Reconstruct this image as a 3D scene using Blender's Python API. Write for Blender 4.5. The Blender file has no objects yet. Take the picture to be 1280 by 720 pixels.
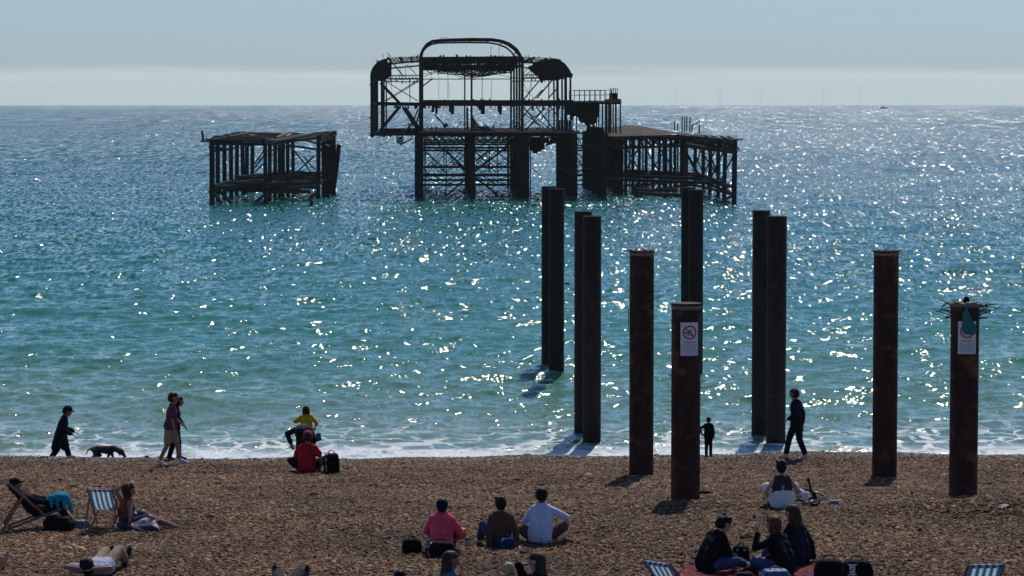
import bpy, bmesh, math, random
import numpy as np
from mathutils import Vector, Matrix, Euler

random.seed(7)
rng = np.random.default_rng(7)
scene = bpy.context.scene
C = scene.collection

# ------------------------------------------------------------------ camera
CAM_Z = 9.5
FPX = 3500.0                       # focal length in pixels of the 1280 px wide photograph
PITCH = math.atan(229.6 / FPX)
cam_data = bpy.data.cameras.new("camera")
cam = bpy.data.objects.new("camera", cam_data)
C.objects.link(cam)
cam.location = (0, 0, CAM_Z)
cam.rotation_euler = (math.pi / 2 - PITCH, 0, 0)
cam_data.sensor_width = 36.0
cam_data.lens = FPX * 36.0 / 1280.0
cam_data.clip_start = 0.5
cam_data.clip_end = 60000
scene.camera = cam

# ------------------------------------------------------------------ light
SUN_EL, SUN_AZ = 50.0, 10.0         # azimuth to the right of straight out to sea (+Y)
world = bpy.data.worlds.new("World")
scene.world = world
world.use_nodes = True
wn = world.node_tree
bg = wn.nodes["Background"]
sky = wn.nodes.new("ShaderNodeTexSky")
sky.sky_type = 'NISHITA'
sky.sun_disc = False
sky.sun_elevation = math.radians(SUN_EL)
sky.sun_rotation = math.radians(SUN_AZ)
sky.air_density = 1.0
sky.dust_density = 0.6
sky.ozone_density = 1.0
wb = wn.nodes.new("ShaderNodeMix"); wb.data_type = 'RGBA'; wb.blend_type = 'MULTIPLY'   # the camera's white balance
wb.inputs[0].default_value = 1.0
wb.inputs[7].default_value = (.75, 1.055, 1.62, 1)
wn.links.new(sky.outputs[0], wb.inputs[6])
# a low bank of sea haze along the horizon, the same all the way round
tc = wn.nodes.new("ShaderNodeTexCoord"); sz = wn.nodes.new("ShaderNodeSeparateXYZ")
wn.links.new(tc.outputs['Generated'], sz.inputs[0])
bk = wn.nodes.new("ShaderNodeMapRange"); bk.interpolation_type = 'SMOOTHSTEP'
for i_, v_ in enumerate((.0148, .0088, 0.0, .9)): bk.inputs[i_ + 1].default_value = v_
st_ = wn.nodes.new("ShaderNodeVectorMath"); st_.operation = 'MULTIPLY'; st_.inputs[1].default_value = (9, 9, 220)
wn.links.new(tc.outputs['Generated'], st_.inputs[0])
nz_ = wn.nodes.new("ShaderNodeTexNoise"); nz_.inputs['Scale'].default_value = 1.0; nz_.inputs['Detail'].default_value = 3
wn.links.new(st_.outputs[0], nz_.inputs['Vector'])
wv_ = wn.nodes.new("ShaderNodeMath"); wv_.operation = 'MULTIPLY_ADD'; wv_.inputs[1].default_value = .007; wv_.inputs[2].default_value = -.0035
wn.links.new(nz_.outputs[0], wv_.inputs[0])
ad_ = wn.nodes.new("ShaderNodeMath"); ad_.operation = 'ADD'
wn.links.new(sz.outputs['Z'], ad_.inputs[0]); wn.links.new(wv_.outputs[0], ad_.inputs[1])
wn.links.new(ad_.outputs[0], bk.inputs[0])
bm_ = wn.nodes.new("ShaderNodeMix"); bm_.data_type = 'RGBA'
wn.links.new(bk.outputs[0], bm_.inputs[0]); wn.links.new(wb.outputs[2], bm_.inputs[6])
bm_.inputs[7].default_value = (13.4, 14.8, 14.4, 1)
wn.links.new(bm_.outputs[2], bg.inputs[0])
bg.inputs[1].default_value = 0.09

sun_data = bpy.data.lights.new("sun", 'SUN')
sun_data.energy = 5.0
sun_data.angle = math.radians(0.5)
sun_data.color = (1.0, 0.94, 0.85)
sun = bpy.data.objects.new("sun", sun_data)
C.objects.link(sun)
a, e = math.radians(SUN_AZ), math.radians(SUN_EL)
sun_dir = Vector((math.sin(a) * math.cos(e), math.cos(a) * math.cos(e), math.sin(e)))
sun.rotation_euler = sun_dir.to_track_quat('Z', 'Y').to_euler()

vs = scene.view_settings
vs.view_transform = 'Standard'
vs.look = 'None'
vs.gamma = 1.0
vs.exposure = -0.75
vs.use_curve_mapping = False
scene.cycles.use_denoising = True
scene.cycles.denoiser = 'OPENIMAGEDENOISE'
scene.cycles.denoising_input_passes = 'RGB_ALBEDO_NORMAL'
scene.cycles.denoising_prefilter = 'ACCURATE'
scene.cycles.max_bounces = 6
scene.cycles.volume_bounces = 1
scene.cycles.caustics_reflective = False
scene.cycles.caustics_refractive = False

# ------------------------------------------------------------------ helpers
def tag(o, label=None, cat=None, group=None, kind=None):
    if label: o['label'] = label
    if cat: o['category'] = cat
    if group: o['group'] = group
    if kind: o['kind'] = kind
    return o

def thing(name, label, cat, loc=(0, 0, 0), rz=0.0, group=None):
    o = bpy.data.objects.new(name, None)
    C.objects.link(o)
    o.location = loc
    o.rotation_euler = (0, 0, rz)
    o.empty_display_size = 0.2
    return tag(o, label, cat, group)

def link_mesh(name, me, mat=None, parent=None):
    o = bpy.data.objects.new(name, me)
    C.objects.link(o)
    if mat: me.materials.append(mat)
    if parent: o.parent = parent
    return o

def build(name, bm, mat=None, parent=None, smooth=False):
    me = bpy.data.meshes.new(name)
    bm.to_mesh(me); bm.free()
    if smooth:
        me.polygons.foreach_set('use_smooth', np.ones(len(me.polygons), bool))
    return link_mesh(name, me, mat, parent)

def ray(px, py):
    """direction of the photograph's pixel"""
    x, yu = (px - 640.0) / FPX, (360.0 - py) / FPX
    c, s = math.cos(PITCH), math.sin(PITCH)
    return Vector((x, c + yu * s, -s + yu * c))

def at(px, py, Y):
    r = ray(px, py)
    t = Y / r.y
    return Vector((r.x * t, Y, CAM_Z + r.z * t))

PROF_Y = np.array([-80, 0, 20, 38, 41, 44, 47, 50.3, 52, 55, 58, 62, 65, 66.5, 68.5, 70.5, 72.6, 75, 80, 95, 130, 400])
PROF_Z = np.array([3.2, 3.1, 2.9, 2.52, 2.46, 2.42, 2.36, 2.24, 2.08, 1.84, 1.6, 1.3, 1.09, 0.98, 0.85, 0.52, 0.0, -0.45, -1.2, -2.6, -4.0, -6.0])
CRX = np.array([-16, -13, -10.5, -8, -4.5, 0, 4.5, 7, 13, 18])
CRZ = np.array([.03, .03, -.0, -.07, -.03, .0, .04, .09, .07, .07])

def gz(x, y):
    x = np.asarray(x, float); y = np.asarray(y, float)
    z = np.interp(y, PROF_Y, PROF_Z)
    for k, o in ((-.6, 1), (.6, 1)):
        z = z + np.interp(y + k, PROF_Y, PROF_Z)
    z = z / 3
    w = np.exp(-((y - 68.5) / 3.0) ** 2)
    z = z + w * (np.interp(x, CRX, CRZ) + .022 * np.sin(x * .83 + 1.3) + .014 * np.sin(x * 2.1 + .4))
    z = z + 0.05 * np.sin(x * .31 + y * .12 + 1.0) * np.sin(y * .43 + x * .07) * np.clip((70 - y) / 6, 0, 1) * np.clip((y - 30) / 8, 0, 1)
    z = z + .030 * np.sin(x * 1.3 + 2.1 * np.sin(y * .7)) * np.sin(y * 1.7 + .8 * np.sin(x * .6)) * np.clip((72 - y) / 6, 0, 1)
    # low shingle ridge that hides the feet of the two columns with signs
    for cx, cy, amp in ((3.2, 50.4, .12), (8.4, 49.2, .34)):
        z = z + amp * np.exp(-((y - cy) / .75) ** 2 - ((x - cx) / 1.7) ** 2)
        z = z - .08 * np.exp(-((y - 52.4) / 1.2) ** 2 - ((x - cx) / 1.8) ** 2)
    return z

def gnd(px, py):
    """where the photograph's pixel meets the beach"""
    r = ray(px, py)
    ys = np.linspace(36, 74, 3000)
    t = ys / r.y
    h = (CAM_Z + r.z * t) - gz(r.x * t, ys)
    i = np.argmax(h <= 0)
    Y = ys[i]
    return Vector((r.x * t[i], Y, float(gz(r.x * t[i], Y))))

# ------------------------------------------------------------------ materials
class NT:
    def __init__(self, name):
        self.m = bpy.data.materials.new(name)
        self.m.use_nodes = True
        self.t = self.m.node_tree
        self.b = self.t.nodes["Principled BSDF"]
    def n(self, kind, **kw):
        nd = self.t.nodes.new(kind)
        for k, v in kw.items():
            if k in ('operation', 'blend_type', 'data_type', 'feature', 'distance', 'attribute_name', 'attribute_type', 'noise_dimensions', 'voronoi_dimensions', 'clamp', 'interpolation_type'):
                setattr(nd, k, v)
        return nd
    def L(self, a, b): self.t.links.new(a, b)
    def math(self, op, a, b=None, c=None, clamp=False):
        nd = self.t.nodes.new('ShaderNodeMath'); nd.operation = op; nd.use_clamp = clamp
        for i, v in enumerate((a, b, c)):
            if v is None: continue
            if isinstance(v, (int, float)): nd.inputs[i].default_value = v
            else: self.L(v, nd.inputs[i])
        return nd.outputs[0]
    def vmath(self, op, a, b=None, scale=None):
        nd = self.t.nodes.new('ShaderNodeVectorMath'); nd.operation = op
        for i, v in enumerate((a, b)):
            if v is None: continue
            if isinstance(v, (tuple, list)): nd.inputs[i].default_value = v
            else: self.L(v, nd.inputs[i])
        if scale is not None:
            if isinstance(scale, (int, float)): nd.inputs['Scale'].default_value = scale
            else: self.L(scale, nd.inputs['Scale'])
        return nd.outputs[0]
    def noise(self, vec, scale, detail=2.0, rough=.5, out=0):
        nd = self.t.nodes.new('ShaderNodeTexNoise')
        nd.inputs['Scale'].default_value = scale
        nd.inputs['Detail'].default_value = detail
        nd.inputs['Roughness'].default_value = rough
        if vec is not None: self.L(vec, nd.inputs['Vector'])
        return nd.outputs[out]
    def ramp(self, fac, stops):
        nd = self.t.nodes.new('ShaderNodeValToRGB')
        el = nd.color_ramp.elements
        while len(el) < len(stops): el.new(.5)
        for e_, (p, c) in zip(el, stops):
            e_.position = p
            e_.color = (*c, 1) if len(c) == 3 else c
        self.L(fac, nd.inputs[0])
        return nd.outputs[0]
    def mix(self, fac, a, b):
        nd = self.t.nodes.new('ShaderNodeMix'); nd.data_type = 'RGBA'
        if isinstance(fac, (int, float)): nd.inputs[0].default_value = fac
        else: self.L(fac, nd.inputs[0])
        for i, v in ((6, a), (7, b)):
            if isinstance(v, (tuple, list)): nd.inputs[i].default_value = (*v, 1) if len(v) == 3 else v
            else: self.L(v, nd.inputs[i])
        return nd.outputs[2]
    def maprange(self, v, a, b, c=0.0, d=1.0, smooth=False):
        nd = self.t.nodes.new('ShaderNodeMapRange')
        if smooth: nd.interpolation_type = 'SMOOTHSTEP'
        self.L(v, nd.inputs[0])
        for i, q in enumerate((a, b, c, d)): nd.inputs[i + 1].default_value = q
        return nd.outputs[0]
    def set(self, **kw):
        for k, v in kw.items():
            k = k.replace('_', ' ')
            s = self.b.inputs[k]
            if isinstance(v, (int, float)): s.default_value = v
            elif isinstance(v, (tuple, list)): s.default_value = (*v, 1) if len(v) == 3 else v
            else: self.L(v, s)
        return self
    def bump(self, h, strength=.5, dist=.01):
        nd = self.t.nodes.new('ShaderNodeBump')
        nd.inputs['Strength'].default_value = strength
        nd.inputs['Distance'].default_value = dist
        self.L(h, nd.inputs['Height'])
        self.L(nd.outputs[0], self.b.inputs['Normal'])
    def pos(self):
        g = self.t.nodes.new('ShaderNodeNewGeometry'); return g.outputs['Position']
    def obj(self):
        g = self.t.nodes.new('ShaderNodeTexCoord'); return g.outputs['Object']

def simple(name, col, rough=.7, var=.25, scale=6.0, bump=.3, bscale=40.0, metallic=0.0, bdist=.004, sheen=0.0):
    """plain stuff with uneven tone and fine relief"""
    m = NT(name)
    p = m.obj()
    n1 = m.noise(p, scale, 4, .6)
    dark = tuple(c * (1 - var) for c in col); lite = tuple(min(.95, c * (1 + var)) for c in col)
    m.set(Base_Color=m.ramp(n1, [(.3, dark), (.7, lite)]), Roughness=rough, Metallic=metallic)
    if sheen: m.b.inputs['Sheen Weight'].default_value = sheen
    m.bump(m.noise(p, bscale, 3), bump, bdist)
    return m.m
# ------------------------------------------------------------------ sea (one sheet from under the shingle to beyond the horizon)
def make_sea():
    rows = [70.0]
    while rows[-1] < 26000:
        d = rows[-1]
        rows.append(d + max(.13, .46 * d * d / (CAM_Z * 2800)))
    rows[-1] = 26000.0
    Y = np.array(rows)
    ncol = 640
    u = np.linspace(-1, 1, ncol)
    u = np.sign(u) * (np.abs(u) * .72 + .28 * np.abs(u) ** 5)
    half = Y * .255 + 6
    X = u[None, :] * half[:, None]
    YY = np.repeat(Y[:, None], ncol, 1)
    dy = np.gradient(Y)[:, None]
    dx = (half * 2 * .72 / ncol)[:, None]
    Z = np.zeros_like(X); DX = np.zeros_like(X); DY = np.zeros_like(X)
    r = np.random.default_rng(11)
    n = 110
    lam = .55 * (15 / .55) ** (np.arange(n) / (n - 1.0))
    for i in range(n):
        L = lam[i] * r.uniform(.93, 1.07)
        th = math.radians(r.normal(14, 34))
        kx, ky = math.sin(th) * 2 * math.pi / L, -math.cos(th) * 2 * math.pi / L
        # slope of each octave about even, a little more in the short chop
        slope = .046 * (1.0 if L < 1.6 else (1.6 / L) ** .7)
        A = slope * L / (2 * math.pi)
        att = np.clip((L / np.maximum(abs(math.cos(th)) * dy, abs(math.sin(th)) * dx) - 2.0) / 2.0, 0, 1)
        ph = kx * X + ky * YY + r.uniform(0, 6.283)
        # groups: let each train come and go
        g = .65 + .6 * np.sin(X * (.23 / math.sqrt(L)) + r.uniform(0, 6.28)) * np.sin(YY * (.17 / math.sqrt(L)) + r.uniform(0, 6.28))
        Z += att * A * g * np.cos(ph)
        q = .8 * att * A * g * np.sin(ph)
        DX -= q * kx / math.hypot(kx, ky); DY -= q * ky / math.hypot(kx, ky)
    shore = np.clip((YY - 73.0) / 20.0, 0.0, 1.0)
    damp = .25 + .75 * shore
    # one small breaker rolling in, broken along its length
    br = np.exp(-((YY - 76.6 - .5 * np.sin(X * .35) - .25 * np.sin(X * .9 + 1)) / .5) ** 2) * (.05 + .05 * np.sin(X * .5 + 2))
    Z = Z * damp + br
    DX *= damp; DY *= damp
    V = np.stack([X + DX, YY + DY, Z], -1).reshape(-1, 3).astype(np.float32)
    nr = len(Y)
    idx = np.arange(nr * ncol).reshape(nr, ncol)
    F = np.stack([idx[:-1, :-1], idx[:-1, 1:], idx[1:, 1:], idx[1:, :-1]], -1).reshape(-1, 4)
    me = bpy.data.meshes.new("sea")
    me.vertices.add(len(V)); me.vertices.foreach_set('co', V.ravel())
    me.loops.add(F.size); me.loops.foreach_set('vertex_index', F.ravel().astype(np.int32))
    me.polygons.add(len(F))
    me.polygons.foreach_set('loop_start', np.arange(0, F.size, 4, dtype=np.int32))
    me.polygons.foreach_set('use_smooth', np.ones(len(F), bool))
    me.update()
    print('sea faces', len(F))

    m = NT("sea_water")
    P = m.pos()
    sx = m.t.nodes.new('ShaderNodeSeparateXYZ'); m.L(P, sx.inputs[0])
    d = sx.outputs['Y']
    # body colour: sandy near the beach, turquoise in the shallows, deeper blue beyond
    big = m.noise(P, .035, 3)
    dd = m.math('ADD', d, m.math('MULTIPLY', m.math('SUBTRACT', big, .5), m.math('MULTIPLY', d, .5)))
    lg = m.math('LOGARITHM', dd, 10.0)
    f = m.maprange(lg, math.log10(70), math.log10(4000))
    body = m.ramp(f, [(0.0, (.20, .27, .18)), (.05, (.12, .25, .165)), (.13, (.038, .205, .145)), (.26, (.006, .152, .112)),
                      (.42, (.004, .112, .09)), (.7, (.004, .10, .082)), (1.0, (.004, .09, .078))])
    # chop too small for the mesh: slopes straight into the normal
    g = m.t.nodes.new('ShaderNodeNewGeometry')
    def slope(scale, amp, sy=1.0, detail=2.0):
        v = m.vmath('MULTIPLY', P, (1.0, sy, 1.0))
        c = m.noise(v, scale, detail, .6, out=1)
        c = m.vmath('SUBTRACT', c, (.5, .5, .5))
        c = m.vmath('MULTIPLY', c, (1, 1, 0))
        return m.vmath('SCALE', c, scale=amp)
    s1, s2 = slope(9.0, .86, .8), slope(1.6, .98, .7, 3.0)
    # farther out only the longer, deeper-set facets can be told apart
    def band(lo0, lo1, hi0, hi1):
        up_ = m.maprange(lg, math.log10(lo0), math.log10(lo1))
        return m.math('MULTIPLY', up_, m.maprange(lg, math.log10(hi0), math.log10(hi1), 1.0, 0.0))
    near_w = m.maprange(lg, math.log10(130), math.log10(300), 1.0, .12)
    s = m.vmath('SCALE', m.vmath('ADD', s1, s2), scale=near_w)
    for (sc_, sy_, amp_), w_ in (((3.6, .20, 1.85), band(110, 190, 380, 700)), ((1.6, .066, 2.2), band(320, 600, 1000, 2000)), ((.52, .02, 2.7), band(900, 1700, 3500, 6000)), ((.18, .006, 2.8), band(3000, 5500, 30000, 40000))):
        s = m.vmath('ADD', s, m.vmath('SCALE', slope(sc_, amp_, sy_, 2.0), scale=w_))
    # calmer and rougher patches
    patch = m.maprange(m.noise(m.vmath('MULTIPLY', P, (1, .6, 1)), .06, 3), .3, .7, .75, 1.3)
    s = m.vmath('SCALE', s, scale=patch)
    pt2 = m.maprange(m.noise(m.vmath('MULTIPLY', P, (1, .45, 1)), .33, 2), .36, .64, .72, 1.2)
    s = m.vmath('SCALE', s, scale=pt2)
    ln = m.t.nodes.new('ShaderNodeCombineXYZ'); m.L(m.maprange(lg, math.log10(110), math.log10(500), -.065, -.145), ln.inputs[1])
    s = m.vmath('ADD', s, ln.outputs[0])           # wind waves are steeper on the face they roll towards
    N = m.vmath('NORMALIZE', m.vmath('ADD', g.outputs['Normal'], s))
    # foam: lace of the spent waves near the beach, thin streaks farther out
    w1 = m.noise(P, .55, 3, .55)
    warp = m.vmath('ADD', P, m.vmath('SCALE', m.noise(P, 1.3, 3, .6, out=1), scale=1.1))
    vo = m.t.nodes.new('ShaderNodeTexVoronoi'); vo.feature = 'DISTANCE_TO_EDGE'
    vo.inputs['Scale'].default_value = 1.25
    m.L(m.vmath('MULTIPLY', warp, (1.0, .62, 0.0)), vo.inputs['Vector'])
    lace = m.maprange(vo.outputs['Distance'], .03, .10, 1.0, 0.0)
    edge = m.math('ADD', d, m.math('MULTIPLY', m.math('SUBTRACT', m.noise(m.vmath('MULTIPLY', P, (1, .3, 1)), .28, 4), .5), 5.0))
    near = m.maprange(edge, 77.0, 86.0, 1.0, 0.0)
    near2 = m.maprange(edge, 75.8, 77.6, 1.0, 0.0)
    patchy = m.maprange(w1, .36, .52)
    foam = m.math('MULTIPLY', m.math('MULTIPLY', lace, near), patchy)
    foam = m.math('MAXIMUM', foam, m.math('MULTIPLY', near2, m.maprange(m.noise(P, 2.2, 4, .65), .30, .50)))
    foam = m.math('MULTIPLY', foam, m.maprange(m.noise(P, 9.0, 3, .7), .3, .5, .5, 1.0), clamp=True)
    m.set(Base_Color=m.mix(foam, body, (.78, .80, .80)), IOR=1.333, Normal=N)
    rough = m.math('ADD', m.maprange(lg, math.log10(100), math.log10(600), .05, .085), m.math('MULTIPLY', foam, .6))
    m.set(Roughness=rough)
    m.b.inputs['Specular IOR Level'].default_value = .36
    o = link_mesh("sea", me, m.m)
    tag(o, kind='structure')
make_sea()
# ------------------------------------------------------------------ beach sheet and shingle
def make_beach():
    xs = np.concatenate([np.linspace(-150, -20, 40), np.arange(-19.7, 19.7, .3), np.linspace(20, 150, 40)])
    ys = np.concatenate([np.linspace(-80, 36, 30), np.arange(36.4, 80, .22), np.linspace(80.5, 400, 30)])
    X, Y = np.meshgrid(xs, ys)
    Z = gz(X, Y)
    V = np.stack([X, Y, Z], -1).reshape(-1, 3)
    nr, nc = X.shape
    idx = np.arange(nr * nc).reshape(nr, nc)
    F = np.stack([idx[:-1, :-1], idx[:-1, 1:], idx[1:, 1:], idx[1:, :-1]], -1).reshape(-1, 4)
    me = bpy.data.meshes.new("beach")
    me.from_pydata(V.tolist(), [], F.tolist())
    me.polygons.foreach_set('use_smooth', np.ones(len(F), bool))
    m = NT("shingle_bed")
    P = m.pos()
    vo = m.t.nodes.new('ShaderNodeTexVoronoi'); vo.inputs['Scale'].default_value = 22
    m.L(P, vo.inputs['Vector'])
    sep = m.t.nodes.new('ShaderNodeSeparateColor'); m.L(vo.outputs['Color'], sep.inputs[0])
    col = m.ramp(sep.outputs[0], [(0, (.03, .018, .010)), (.5, (.075, .046, .025)), (1, (.15, .098, .057))])
    m.set(Base_Color=col, Roughness=.85)
    m.b.inputs['Specular IOR Level'].default_value = .15
    m.bump(m.math('SUBTRACT', 1.0, vo.outputs['Distance']), .9, .03)
    tag(link_mesh("beach", me, m.m), kind='structure')

    # the strip of the beach the photograph can see, carrying loose stones
    xs = np.linspace(-1, 1, 60); ys = np.linspace(39.0, 73.0, 90)
    Xs = xs[None, :] * (ys[:, None] * .183 + 5.0); Ys = np.repeat(ys[:, None], 60, 1)
    Zs = gz(Xs, Ys) - .004
    V = np.stack([Xs, Ys, Zs], -1).reshape(-1, 3)
    idx = np.arange(90 * 60).reshape(90, 60)
    F = np.stack([idx[:-1, :-1], idx[:-1, 1:], idx[1:, 1:], idx[1:, :-1]], -1).reshape(-1, 4)
    me = bpy.data.meshes.new("shingle")
    me.from_pydata(V.tolist(), [], F.tolist())
    o = tag(link_mesh("shingle", me), kind='stuff')

    m = NT("pebble")
    oi = m.t.nodes.new('ShaderNodeObjectInfo')
    rnd = oi.outputs['Random']
    col = m.ramp(rnd, [(0, (.06, .035, .02)), (.18, (.13, .075, .04)), (.40, (.23, .14, .08)), (.60, (.32, .21, .125)),
                       (.76, (.40, .29, .19)), (.88, (.50, .41, .31)), (.95, (.68, .61, .52)), (1, (.78, .74, .67))])
    P = m.pos()
    tint = m.ramp(m.noise(P, .32, 4, .6), [(.32, (.29, .187, .105)), (.68, (.71, .50, .305))])
    mx = m.t.nodes.new('ShaderNodeMix'); mx.data_type = 'RGBA'; mx.blend_type = 'MULTIPLY'
    mx.inputs[0].default_value = 1.0
    m.L(col, mx.inputs[6]); m.L(tint, mx.inputs[7])
    # stones wetted by the last wave
    sx = m.t.nodes.new('ShaderNodeSeparateXYZ'); m.L(P, sx.inputs[0])
    wl = m.math('ADD', sx.outputs['Y'], m.math('MULTIPLY', m.noise(P, .5, 3), 1.6))
    wet = m.maprange(wl, 66.4, 69.2, 0.0, 1.0)
    dark = m.mix(wet, mx.outputs[2], m.vmath('MULTIPLY', mx.outputs[2], (.42, .36, .36)))
    m.set(Base_Color=dark, Roughness=m.math('SUBTRACT', .74, m.math('MULTIPLY', wet, .3)))
    m.b.inputs['Specular IOR Level'].default_value = .22

    ng = bpy.data.node_groups.new("scatter_stones", 'GeometryNodeTree')
    ng.interface.new_socket("Geometry", in_out='INPUT', socket_type='NodeSocketGeometry')
    ng.interface.new_socket("Geometry", in_out='OUTPUT', socket_type='NodeSocketGeometry')
    N, Lk = ng.nodes, ng.links
    gi, go = N.new('NodeGroupInput'), N.new('NodeGroupOutput')
    def scatter(density, smin, smax, seed):
        dp = N.new('GeometryNodeDistributePointsOnFaces')
        dp.inputs['Density'].default_value = density
        dp.inputs['Seed'].default_value = seed
        Lk.new(gi.outputs[0], dp.inputs[0])
        ico = N.new('GeometryNodeMeshIcoSphere'); ico.inputs['Radius'].default_value = 1; ico.inputs['Subdivisions'].default_value = 2
        # dent the ball so that it is a stone
        sp = N.new('GeometryNodeSetPosition')
        nz = N.new('ShaderNodeTexNoise'); nz.inputs['Scale'].default_value = .9 + .3 * seed; nz.inputs['Detail'].default_value = 1
        ps = N.new('GeometryNodeInputPosition'); Lk.new(ps.outputs[0], nz.inputs['Vector'])
        v1 = N.new('ShaderNodeVectorMath'); v1.operation = 'SUBTRACT'; v1.inputs[1].default_value = (.5, .5, .5)
        Lk.new(nz.outputs[1], v1.inputs[0])
        v2 = N.new('ShaderNodeVectorMath'); v2.operation = 'MULTIPLY'; v2.inputs[1].default_value = (1.1, 1.1, 1.0)
        Lk.new(v1.outputs[0], v2.inputs[0])
        Lk.new(ico.outputs[0], sp.inputs['Geometry']); Lk.new(v2.outputs[0], sp.inputs['Offset'])
        sm = N.new('GeometryNodeSetMaterial'); sm.inputs[2].default_value = m.m
        Lk.new(sp.outputs[0], sm.inputs[0])
        inst = N.new('GeometryNodeInstanceOnPoints')
        Lk.new(dp.outputs[0], inst.inputs['Points']); Lk.new(sm.outputs[0], inst.inputs['Instance'])
        rv = N.new('FunctionNodeRandomValue'); rv.data_type = 'FLOAT_VECTOR'
        rv.inputs[0].default_value = (-.45, -.45, 0); rv.inputs[1].default_value = (.45, .45, 6.283); rv.inputs['Seed'].default_value = seed
        Lk.new(rv.outputs[0], inst.inputs['Rotation'])
        rs = N.new('FunctionNodeRandomValue'); rs.data_type = 'FLOAT'
        rs.inputs[2].default_value = 0; rs.inputs[3].default_value = 1; rs.inputs['Seed'].default_value = seed + 40
        pw = N.new('ShaderNodeMath'); pw.operation = 'POWER'; pw.inputs[1].default_value = 2.2
        Lk.new(rs.outputs[1], pw.inputs[0])
        ml = N.new('ShaderNodeMath'); ml.operation = 'MULTIPLY_ADD'; ml.inputs[1].default_value = smax - smin; ml.inputs[2].default_value = smin
        Lk.new(pw.outputs[0], ml.inputs[0])
        r3 = N.new('FunctionNodeRandomValue'); r3.data_type = 'FLOAT_VECTOR'
        r3.inputs[0].default_value = (.85, .65, .42); r3.inputs[1].default_value = (1.45, 1.0, .7); r3.inputs['Seed'].default_value = seed + 80
        sc = N.new('ShaderNodeVectorMath'); sc.operation = 'SCALE'
        Lk.new(r3.outputs[0], sc.inputs[0]); Lk.new(ml.outputs[0], sc.inputs['Scale'])
        Lk.new(sc.outputs[0], inst.inputs['Scale'])
        return inst.outputs[0]
    jn = N.new('GeometryNodeJoinGeometry')
    Lk.new(scatter(460, .014, .052, 1), jn.inputs[0])
    Lk.new(scatter(280, .014, .056, 2), jn.inputs[0])
    Lk.new(scatter(1.6, .05, .11, 3), jn.inputs[0])
    Lk.new(jn.outputs[0], go.inputs[0])
    md = o.modifiers.new("stones", 'NODES'); md.node_group = ng
make_beach()

# ------------------------------------------------------------------ sea air: one closed box of thin even haze
def make_haze():
    bm = bmesh.new()
    bmesh.ops.create_cube(bm, size=1.0)
    x0, x1, y0, y1, z0, z1 = -9000, 9000, -400, 26300, -8.0, 200.0
    for v in bm.verts:
        v.co = Vector((x0 if v.co.x < 0 else x1, y0 if v.co.y < 0 else y1, z0 if v.co.z < 0 else z1))
    me = bpy.data.meshes.new("haze"); bm.to_mesh(me); bm.free()
    m = bpy.data.materials.new("sea_air"); m.use_nodes = True
    t = m.node_tree
    t.nodes.remove(t.nodes["Principled BSDF"])
    pv = t.nodes.new('ShaderNodeVolumePrincipled')
    pv.inputs['Color'].default_value = (.90, .99, .96, 1)
    pv.inputs['Density'].default_value = 4.6e-5
    pv.inputs['Anisotropy'].default_value = .35
    t.links.new(pv.outputs[0], t.nodes['Material Output'].inputs['Volume'])
    o = link_mesh("haze", me, m)
    tag(o, kind='stuff')
make_haze()
# ------------------------------------------------------------------ shared building blocks
def unit_box(name):
    bm = bmesh.new(); bmesh.ops.create_cube(bm, size=1.0)
    me = bpy.data.meshes.new(name); bm.to_mesh(me); bm.free(); return me

def unit_rod(name, seg=10):
    bm = bmesh.new()
    bmesh.ops.create_cone(bm, cap_ends=True, segments=seg, radius1=.5, radius2=.5, depth=1.0)
    for f in bm.faces: f.smooth = len(f.verts) == 4
    me = bpy.data.meshes.new(name); bm.to_mesh(me); bm.free(); return me

_shared = {}
def pmat(parent):
    if parent is None: return Matrix()
    return Matrix.Translation(parent.location) @ parent.rotation_euler.to_matrix().to_4x4()

def bar(name, p, q, w, h, mat, parent=None, rod=False, roll=0.0):
    """one straight member of its own from p to q (world points), all sharing one mesh per material"""
    key = (mat.name, rod)
    if key not in _shared:
        me = (unit_rod if rod else unit_box)("bar_" + mat.name)
        me.materials.append(mat); _shared[key] = me
    p, q = Vector(p), Vector(q)
    d = q - p
    M = Matrix.Translation((p + q) / 2) @ d.to_track_quat('Z', 'Y').to_matrix().to_4x4() @ Matrix.Rotation(roll, 4, 'Z') @ Matrix.Diagonal((w, h, d.length, 1))
    o = bpy.data.objects.new(name, _shared[key])
    C.objects.link(o)
    o.parent = parent
    o.matrix_basis = pmat(parent).inverted() @ M
    return o

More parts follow.
